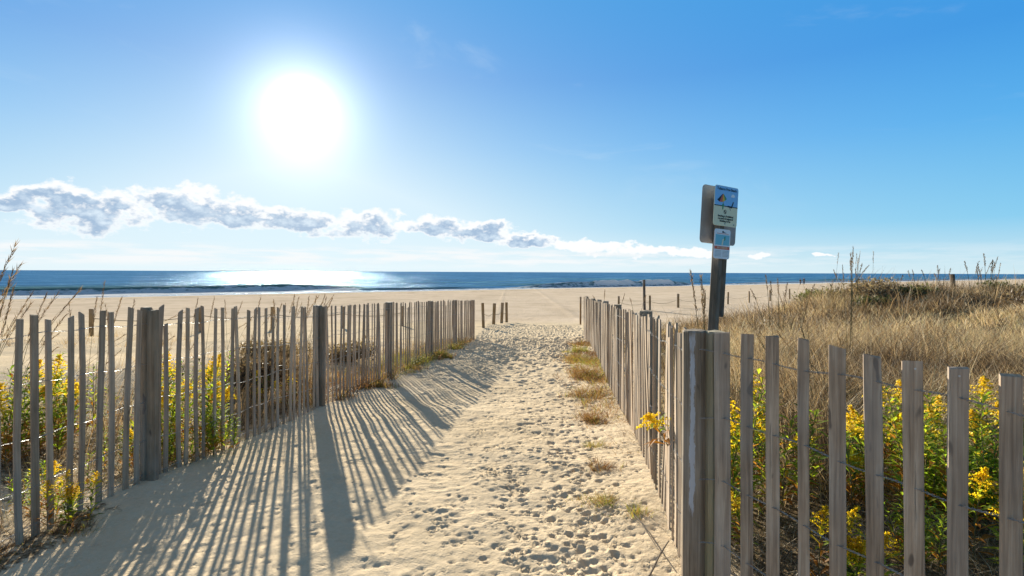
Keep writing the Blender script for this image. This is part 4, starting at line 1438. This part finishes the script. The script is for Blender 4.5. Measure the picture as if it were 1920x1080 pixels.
def reeds(label, stems, wid=0.006, head=0.14, tint=(0.05, 0.5)):
    # stems: foot (picture x, distance) and tip (picture x, y) taken at the same distance
    x0 = (stems[0][0] - 960) / 1000 * stems[0][1]
    y0 = stems[0][1]
    z0 = gz(x0, y0)
    root = empty('beach_grass', (x0, y0, z0), label=label, cat='grass', group='tall beach grasses')
    rnd = random.Random(int(x0 * 77))
    hv, hf, ht = [], [], []
    for (pf, dep, ptx, pty) in stems:
        fx_ = (pf - 960) / 1000 * dep
        foot = Vector((fx_, dep, gz(fx_, dep) - 0.03))
        tip = Vector(((ptx - 960) / 1000 * dep, dep + rnd.gauss(0, 0.08), CZ + (508 + ptx * 0.004 - pty) / 1000 * dep))
        P_ = []
        for t in range(9):
            f = t / 8
            P_.append(Vector((foot.x + (tip.x - foot.x) * f ** 1.8, foot.y + (tip.y - foot.y) * f, foot.z + (tip.z - foot.z) * (f * 1.18 - 0.18 * f * f))) - root.location)
        vv, ff = tube(P_, [wid * 0.5 * (1.1 - 0.75 * t / 8) for t in range(9)], 4)
        obj('stalk', pymesh('stalk', vv, ff, M_STEM), root)
        d_ = (P_[-1] - P_[-2]).normalized()
        hl_ = head * (P_[-1] - P_[0]).length
        for q_ in range(60):
            t = q_ / 59
            w2_ = wid * (0.4 + 1.2 * math.sin(math.pi * (0.15 + 0.8 * t)))
            pp = P_[-1] - d_ * hl_ * (1 - t) + Vector((rnd.gauss(0, w2_ * .4), rnd.gauss(0, w2_ * .4), rnd.gauss(0, w2_ * .4)))
            dd = (d_ + Vector((rnd.gauss(0, .3), rnd.gauss(0, .3), rnd.gauss(0, .2)))).normalized() * (hl_ * 0.12)
            sd = d_.cross(Vector((rnd.gauss(0, 1), rnd.gauss(0, 1), rnd.gauss(0, 1)))).normalized() * wid * 0.45
            b_ = len(hv)
            hv += [pp - sd, pp + sd, pp + dd]
            hf.append((b_, b_ + 1, b_ + 2))
            ht += [rnd.uniform(*tint)] * 3
    obj('seed_head', npmesh('seed_head', np.array([tuple(v) for v in hv]), np.array(hf), 3, M_DRY, {'tint': ht}), root)
    return root


reeds('tall dark plumes bending in over the sea at the left edge', [(-60, 3.7, 46, 463), (-70, 3.8, 30, 497), (-40, 3.6, 14, 512), (-20, 3.9, 22, 540)], 0.007, 0.3)
reeds('long dark seed stalks bent by wind above the first left slats', [(-30, 3.9, 92, 548), (0, 4.1, 98, 552), (10, 4.2, 122, 545), (20, 4.2, 70, 555), (-40, 4.0, 60, 572), (40, 4.3, 150, 590)], 0.006, 0.3)
reeds('thin upright stalks above the slats short of the double post', [(180, 4.6, 202, 532), (190, 4.6, 232, 560), (160, 4.6, 170, 560), (230, 4.8, 250, 565), (140, 4.6, 128, 572), (212, 4.7, 188, 575)], 0.005, 0.2)
reeds('fan of dark stalks rising above the slats before the second left post', [(540, 6.4, 548, 556), (545, 6.4, 562, 560), (570, 6.4, 602, 556), (575, 6.4, 590, 558), (565, 6.4, 572, 560), (580, 6.4, 628, 562), (520, 6.4, 506, 566), (500, 6.4, 530, 572), (585, 6.5, 612, 560)], 0.007, 0.2)
reeds('scattered thin stalks over the middle of the first left bay', [(350, 5.6, 372, 562), (380, 5.6, 402, 560), (430, 5.6, 425, 566), (460, 5.6, 485, 560), (410, 5.6, 442, 570)], 0.005, 0.18)
reeds('curved dark reed just left of the sign post', [(1322, 5.0, 1303, 512), (1324, 5.0, 1310, 520), (1326, 5.0, 1322, 545)], 0.010, 0.25)
reeds('bent dark stalks on the slope above the rope line', [(1445, 9.5, 1436, 518), (1448, 9.5, 1442, 530), (1470, 9.5, 1482, 534), (1462, 9.5, 1460, 525), (1440, 9.5, 1418, 545), (1500, 9.5, 1520, 535)], 0.013, 0.2)
reeds('very tall bare stalks against the sky over the right slope', [(1594, 7.0, 1591, 466), (1590, 7.0, 1574, 478), (1600, 7.0, 1602, 490), (1590, 7.0, 1585, 500)], 0.007, 0.15)
reeds('spiky stalks on the first hump of the right dune', [(1600, 13.0, 1598, 490), (1604, 13.0, 1612, 496), (1590, 13.0, 1622, 500), (1610, 13.0, 1606, 506), (1580, 13.0, 1566, 508)], 0.014, 0.2)
reeds('tall dark seed stalks on the crest right of the stump', [(1850, 12.5, 1847, 478), (1852, 12.5, 1853, 490), (1846, 12.5, 1843, 496), (1856, 12.5, 1864, 494), (1822, 12.5, 1814, 492), (1836, 12.5, 1830, 503)], 0.016, 0.25)
reeds('low spiky stalks on the crest left of the stump', [(1760, 13.0, 1752, 500), (1772, 13.0, 1776, 505), (1740, 13.0, 1728, 508), (1716, 13.0, 1708, 508)], 0.013, 0.2)
reeds('thin stalks behind the far end of the right fence', [(1128, 20.0, 1112, 556), (1132, 20.0, 1134, 545), (1160, 20.0, 1170, 552), (1190, 20.0, 1180, 560), (1200, 20.0, 1212, 556)], 0.018, 0.2)


# --- shrubs
def shrub(x, y, r, h, n_, mat, label, leaf=0.03, tint=0.5, group='shrubs on the dunes'):
    g = gz(x, y)
    root = empty('shrub', (x, y, g), label=label, cat='shrub', group=group)
    rnd = random.Random(int(x * 31 + y * 17))
    sv, sf = [], []
    tips = []
    for i in range(26):
        a = rnd.uniform(0, 6.28)
        q_ = rnd.uniform(0.2, 1) ** 0.6
        end = Vector((math.cos(a) * r * q_, math.sin(a) * r * q_, h * (1.05 - 0.55 * q_ ** 2) * rnd.uniform(0.6, 1.05)))
        P_ = [Vector((0, 0, -0.03)).lerp(end, t / 4) + Vector((0, 0, 0.12 * h * math.sin(t / 4 * 3.1))) + Vector((rnd.gauss(0, .02), rnd.gauss(0, .02), 0)) for t in range(5)]
        vv, ff = tube(P_, [0.006 * (1.3 - t / 4) * (1 + y / 15) for t in range(5)], 3)
        b_ = len(sv)
        sv += vv
        sf += [tuple(k + b_ for k in f2) for f2 in ff]
        tips += P_[2:]
    obj('stem', pymesh('stem', sv, sf, M_STEM), root)['kind'] = 'stuff'
    tp_ = np.array([tuple(t) for t in tips])
    ii = RNG.integers(0, len(tp_), n_)
    c_ = tp_[ii] + RNG.normal(0, 1, (n_, 3)) * np.array([r * 0.20, r * 0.20, h * 0.13])
    c_[:, 2] = np.maximum(c_[:, 2], 0.02)
    d1 = RNG.normal(0, 1, (n_, 3))
    d1[:, 2] = np.abs(d1[:, 2]) * 1.2
    d1 /= np.linalg.norm(d1, axis=1)[:, None]
    d2 = np.cross(d1, RNG.normal(0, 1, (n_, 3)))
    d2 /= np.linalg.norm(d2, axis=1)[:, None] + 1e-6
    ln = leaf * RNG.uniform(0.6, 1.4, n_)[:, None]
    v_ = np.stack([c_ - d2 * ln * 0.22, c_ + d2 * ln * 0.22, c_ + d1 * ln], 1).reshape(-1, 3)
    f_ = np.arange(n_ * 3).reshape(-1, 3)
    t_2 = np.repeat(np.clip(tint + RNG.normal(0, 0.22, n_), 0, 1), 3)
    o_ = obj('foliage', npmesh('foliage', v_, f_, 3, mat, {'tint': t_2}), root)
    o_['kind'] = 'stuff'
    return root


shrub(-3.05, 6.35, 0.34, 0.50, 4500, M_BROWNSH, 'round dark brown bush behind the left fence between its first two posts', 0.05, 0.3)
shrub(-3.9, 8.6, 0.5, 0.30, 2600, M_BROWNSH, 'low russet bush on the left dune sand', 0.06, 0.6)
shrub(-2.9, 9.6, 0.5, 0.30, 2600, M_BROWNSH, 'low russet bush behind the third left post', 0.06, 0.6)
shrub(5.3, 10.8, 0.55, 0.42, 3000, M_BROWNSH, 'dense brown bush where the right dune meets the sand', 0.06, 0.5)
shrub(8.6, 14.8, 0.55, 0.42, 2200, M_SHRUB, 'yellow green bush on the dune shoulder by the rope line', 0.09, 0.95)
shrub(9.0, 13.4, 0.7, 0.55, 2600, M_BROWNSH, 'tall brown bush on the first hump of the dune', 0.07, 0.7)
shrub(8.4, 12.4, 0.36, 0.30, 1100, M_SHRUB, 'dark green bush in the middle of the right slope', 0.07, 0.45)
shrub(9.6, 12.6, 0.38, 0.30, 1100, M_SHRUB, 'second dark green bush on the slope, right of the first', 0.07, 0.55)
shrub(12.9, 13.8, 0.6, 0.42, 1800, M_SHRUB, 'green bush at the right end of the dune crest', 0.09, 0.6)
shrub(10.1, 10.2, 0.5, 0.38, 1800, M_BROWNSH, 'grey brown bush low on the right part of the slope', 0.07, 0.35)


# --- goldenrods
def goldenrod_proto(seed, stems=6, h=0.65, flowers=1.0, leafy=1.0, spread=0.10):
    rnd = random.Random(seed)
    sv, sf = [], []
    lv, lf, lt = [], [], []
    fv, ff_, ft = [], [], []
    for s_i in range(stems):
        a = rnd.uniform(0, 6.28)
        hh = h * rnd.uniform(0.6, 1.05)
        ln = rnd.uniform(0.02, 0.22) * hh
        b0 = Vector((rnd.gauss(0, spread), rnd.gauss(0, spread), -0.02))
        cur = lambda t: b0 + Vector((math.cos(a) * ln * t * t, math.sin(a) * ln * t * t, hh * t))
        P_ = [cur(t / 6) for t in range(7)]
        vv, f2 = tube(P_, [0.0035 - 0.002 * t / 6 for t in range(7)], 4)
        b_ = len(sv)
        sv += vv
        sf += [tuple(k + b_ for k in f3) for f3 in f2]
        has_f = rnd.random() < flowers or (s_i == 0 and flowers > 0)
        nl_ = int(40 * leafy * hh / 0.65)
        dead = rnd.random() < 0.15
        for i in range(nl_):
            t = 0.12 + 0.86 * i / nl_ if not has_f else 0.12 + 0.72 * i / nl_
            p_ = cur(t)
            th = i * 2.4 + rnd.gauss(0, 0.3)
            L_ = rnd.uniform(0.08, 0.15) * (1.15 - 0.45 * t)
            out_ = Vector((math.cos(th), math.sin(th), rnd.uniform(0.3, 1.0))).normalized()
            side = out_.cross(Vector((0, 0, 1))).normalized() * L_ * 0.11
            tip = p_ + out_ * L_ + Vector((0, 0, -L_ * rnd.uniform(0.1, 0.45)))
            mid = p_ + out_ * L_ * 0.5
            b_ = len(lv)
            lv += [p_, mid - side, mid + side, tip, mid + Vector((0, 0, -L_ * 0.03))]
            lf += [(b_, b_ + 1, b_ + 4), (b_, b_ + 4, b_ + 2), (b_ + 1, b_ + 3, b_ + 4), (b_ + 4, b_ + 3, b_ + 2)]
            tt_ = min(1, max(0, rnd.gauss(0.56 if t > 0.3 else 0.68, 0.26)))
            if t < 0.25 and rnd.random() < 0.4 or dead and t < .5:
                tt_ = 1.0
            lt += [tt_] * 5
        if has_f:
            top = cur(1.0)
            pl = hh * rnd.uniform(0.24, 0.36)
            for bri in range(26):
                t = bri / 25
                st_ = cur(1 - pl / hh * (1 - t))
                th = bri * 2.4 + rnd.gauss(0, .3)
                bl = (0.10 * (1 - t) + 0.014) * rnd.uniform(0.6, 1.25)
                for q_ in range(15):
                    u = (q_ + 0.5) / 15
                    p_ = st_ + Vector((math.cos(th) * bl * u, math.sin(th) * bl * u, bl * (0.7 * u - 0.55 * u * u)))
                    p_ += Vector((rnd.gauss(0, .0035), rnd.gauss(0, .0035), rnd.gauss(0, .0035)))
                    s_f = rnd.uniform(0.0045, 0.008)
                    d1 = Vector((rnd.gauss(0, 1), rnd.gauss(0, 1), rnd.gauss(0, 1))).normalized()
                    d2 = d1.orthogonal().normalized()
                    b_ = len(fv)
                    fv += [p_ - d1 * s_f, p_ + d2 * s_f, p_ + d1 * s_f, p_ - d2 * s_f]
                    ff_ += [(b_, b_ + 1, b_ + 2), (b_, b_ + 2, b_ + 3)]
                    ft += [min(1, max(0, rnd.gauss(0.6, 0.22)))] * 4
    arr = lambda v: np.array([tuple(q_) for q_ in v])
    ms = pymesh('stem', sv, sf, M_STEM)
    ml = npmesh('leaves', arr(lv), np.array(lf), 3, M_LEAF, {'tint': lt})
    mf = npmesh('flower_plume', arr(fv), np.array(ff_), 3, M_FLOWER, {'tint': ft}) if fv else None
    return ms, ml, mf


GR = [goldenrod_proto(1, 6, 0.68, 0.66, 1.1, 0.13), goldenrod_proto(2, 5, 0.60, 0.5, 1.1, 0.13), goldenrod_proto(3, 8, 0.66, 0.35, 1.2, 0.15),
      goldenrod_proto(4, 9, 0.60, 0.0, 1.5), goldenrod_proto(5, 6, 0.50, 1.0), goldenrod_proto(6, 7, 0.75, 0.25, 1.3, 0.13)]


def plant(kind, px_, dep, scale, label, rz, group='goldenrods growing behind the fences', loc=None, tilt=(0, 0)):
    x_ = (px_ - 960) / 1000 * dep if loc is None else loc[0]
    y_ = dep if loc is None else loc[1]
    z_ = gz(x_, y_) if loc is None or len(loc) < 3 else loc[2]
    root = empty('goldenrod_plant', (x_, y_, z_), label=label, cat='flowering plant' if kind != 3 else 'plant', group=group)
    root.rotation_euler = (tilt[0], tilt[1], rz)
    root.scale = (scale,) * 3
    for nm, me_ in zip(('stem', 'foliage', 'flower_plume'), GR[kind]):
        if me_ is not None:
            o_ = obj(nm, me_, root)
            o_['kind'] = 'stuff'
    return root


ORD = ['first', 'second', 'third', 'fourth', 'fifth', 'sixth', 'seventh', 'eighth']
rows = [
    (0, 1378, 3.05, 1.00, 'yellow goldenrod in the gap right beside the corner posts'),
    (0, 1428, 3.15, 1.08, 'goldenrod with bright plumes between the first and second free slats'),
    (0, 1488, 3.2, 1.14, 'tallest goldenrod plume, between the second and third free slats'),
    (1, 1530, 3.1, 0.98, 'goldenrod with golden plumes just right of the narrow slat'),
    (1, 1606, 3.3, 1.02, 'goldenrod left of the fifth free slat'),
    (4, 1602, 2.25, 0.78, 'low goldenrod near the ground between the fourth and fifth free slats'),
    (0, 1672, 3.0, 0.98, 'full goldenrod with heavy yellow plume behind the sixth free slat'),
    (1, 1690, 3.25, 1.0, 'goldenrod filling the gap left of the sixth free slat'),
    (3, 1745, 2.85, 0.98, 'bright green leafy plant between the sixth and seventh free slats'),
    (2, 1768, 3.2, 0.95, 'leafy goldenrod against the seventh free slat'),
    (1, 1832, 3.2, 1.03, 'goldenrod with one slim plume between the seventh and eighth free slats'),
    (3, 1850, 2.7, 0.92, 'light green leafy plant low in the gap before the last slat'),
    (0, 1918, 2.9, 1.08, 'goldenrod cut by the right edge of the picture'),
    (4, 1912, 2.3, 0.9, 'low goldenrod beside the last slat at the right edge'),
    (3, 1720, 2.35, 0.62, 'low fan of long green leaves at the foot of the sixth gap'),
    (4, 1366, 2.75, 0.62, 'withered orange goldenrod low beside the corner posts'),
]
rg = random.Random(9)
for k_, px_, dep, s_k, lb in rows:
    plant(k_, px_, dep, s_k, lb, rg.uniform(0, 6))
rowsl = [
    (2, 30, 3.9, 0.95, 'yellowing leafy plant behind the first left slats'),
    (2, 62, 4.1, 1.05, 'yellow green goldenrod between the second and third left slats'),
    (5, 100, 4.3, 1.0, 'goldenrod behind the third and fourth left slats'),
    (2, 136, 4.4, 1.0, 'goldenrod right of the bent left slat'),
    (2, 60, 3.1, 0.55, 'short leafy plant low behind the leftmost slats'),
    (4, 130, 3.0, 0.60, 'small yellow flowered plant low behind the bent slats'),
    (2, 225, 3.9, 0.6, 'small green sprig left of the double post'),
    (5, 335, 4.6, 1.12, 'tall leafy goldenrod just right of the double post'),
    (2, 350, 4.4, 0.95, 'broad leafed green plant right of the double post'),
    (5, 392, 4.6, 1.10, 'tall dark green goldenrod in the middle of the first left bay'),
    (3, 398, 4.3, 0.72, 'light green leaves low in the middle of the first left bay'),
    (3, 320, 4.0, 0.6, 'low green plant at the foot of the double post'),
    (1, 510, 6.0, 0.7, 'small green plant near the brown bush on the left'),
]
for k_, px_, dep, s_k, lb in rowsl:
    plant(k_, px_, dep, s_k, lb, rg.uniform(0, 6))
# sprig pushing through the long right fence
ms, ml, mf = goldenrod_proto(50, 1, 0.34, 1.0, 0.9, 0.0)
root = empty('goldenrod_plant', (0.88, 2.98, CZ - 0.98), label='goldenrod sprig pushing out through the right fence over the path', cat='flowering plant', group='goldenrods growing behind the fences')
root.rotation_euler = (R(-6), R(-24), 0.4)
for nm, me_ in zip(('stem', 'foliage', 'flower_plume'), (ms, ml, mf)):
    obj(nm, me_, root)

# --- dry sticks lying at the foot of the right fence
def stick(pts, r_, label):
    P_ = [Vector(p_) for p_ in pts]
    vv, ff = tube(P_, [r_ * (1.1 - 0.6 * i / len(P_)) for i in range(len(P_))], 5)
    o_ = obj('dry_stick', pymesh('dry_stick', vv, ff, M_DARKPOST))
    tag(o_, label, 'stick')


def gp(px_, dep, up=0.012):
    x_ = (px_ - 960) / 1000 * dep
    return (x_, dep, gz(x_, dep) + up)


stick([gp(1178, 3.22), gp(1192, 3.08, 0.02), gp(1206, 2.95, 0.03), gp(1222, 2.8, 0.03), gp(1236, 2.66, 0.04)], 0.004, 'thin dark stick lying by the foot of the right fence')
stick([gp(1205, 2.40, 0.01), gp(1222, 2.47, 0.03), gp(1240, 2.58, 0.06), gp(1256, 2.66, 0.08)], 0.005, 'dark stick against the fence at the bottom of the picture')
print('grass tris', NTRI)
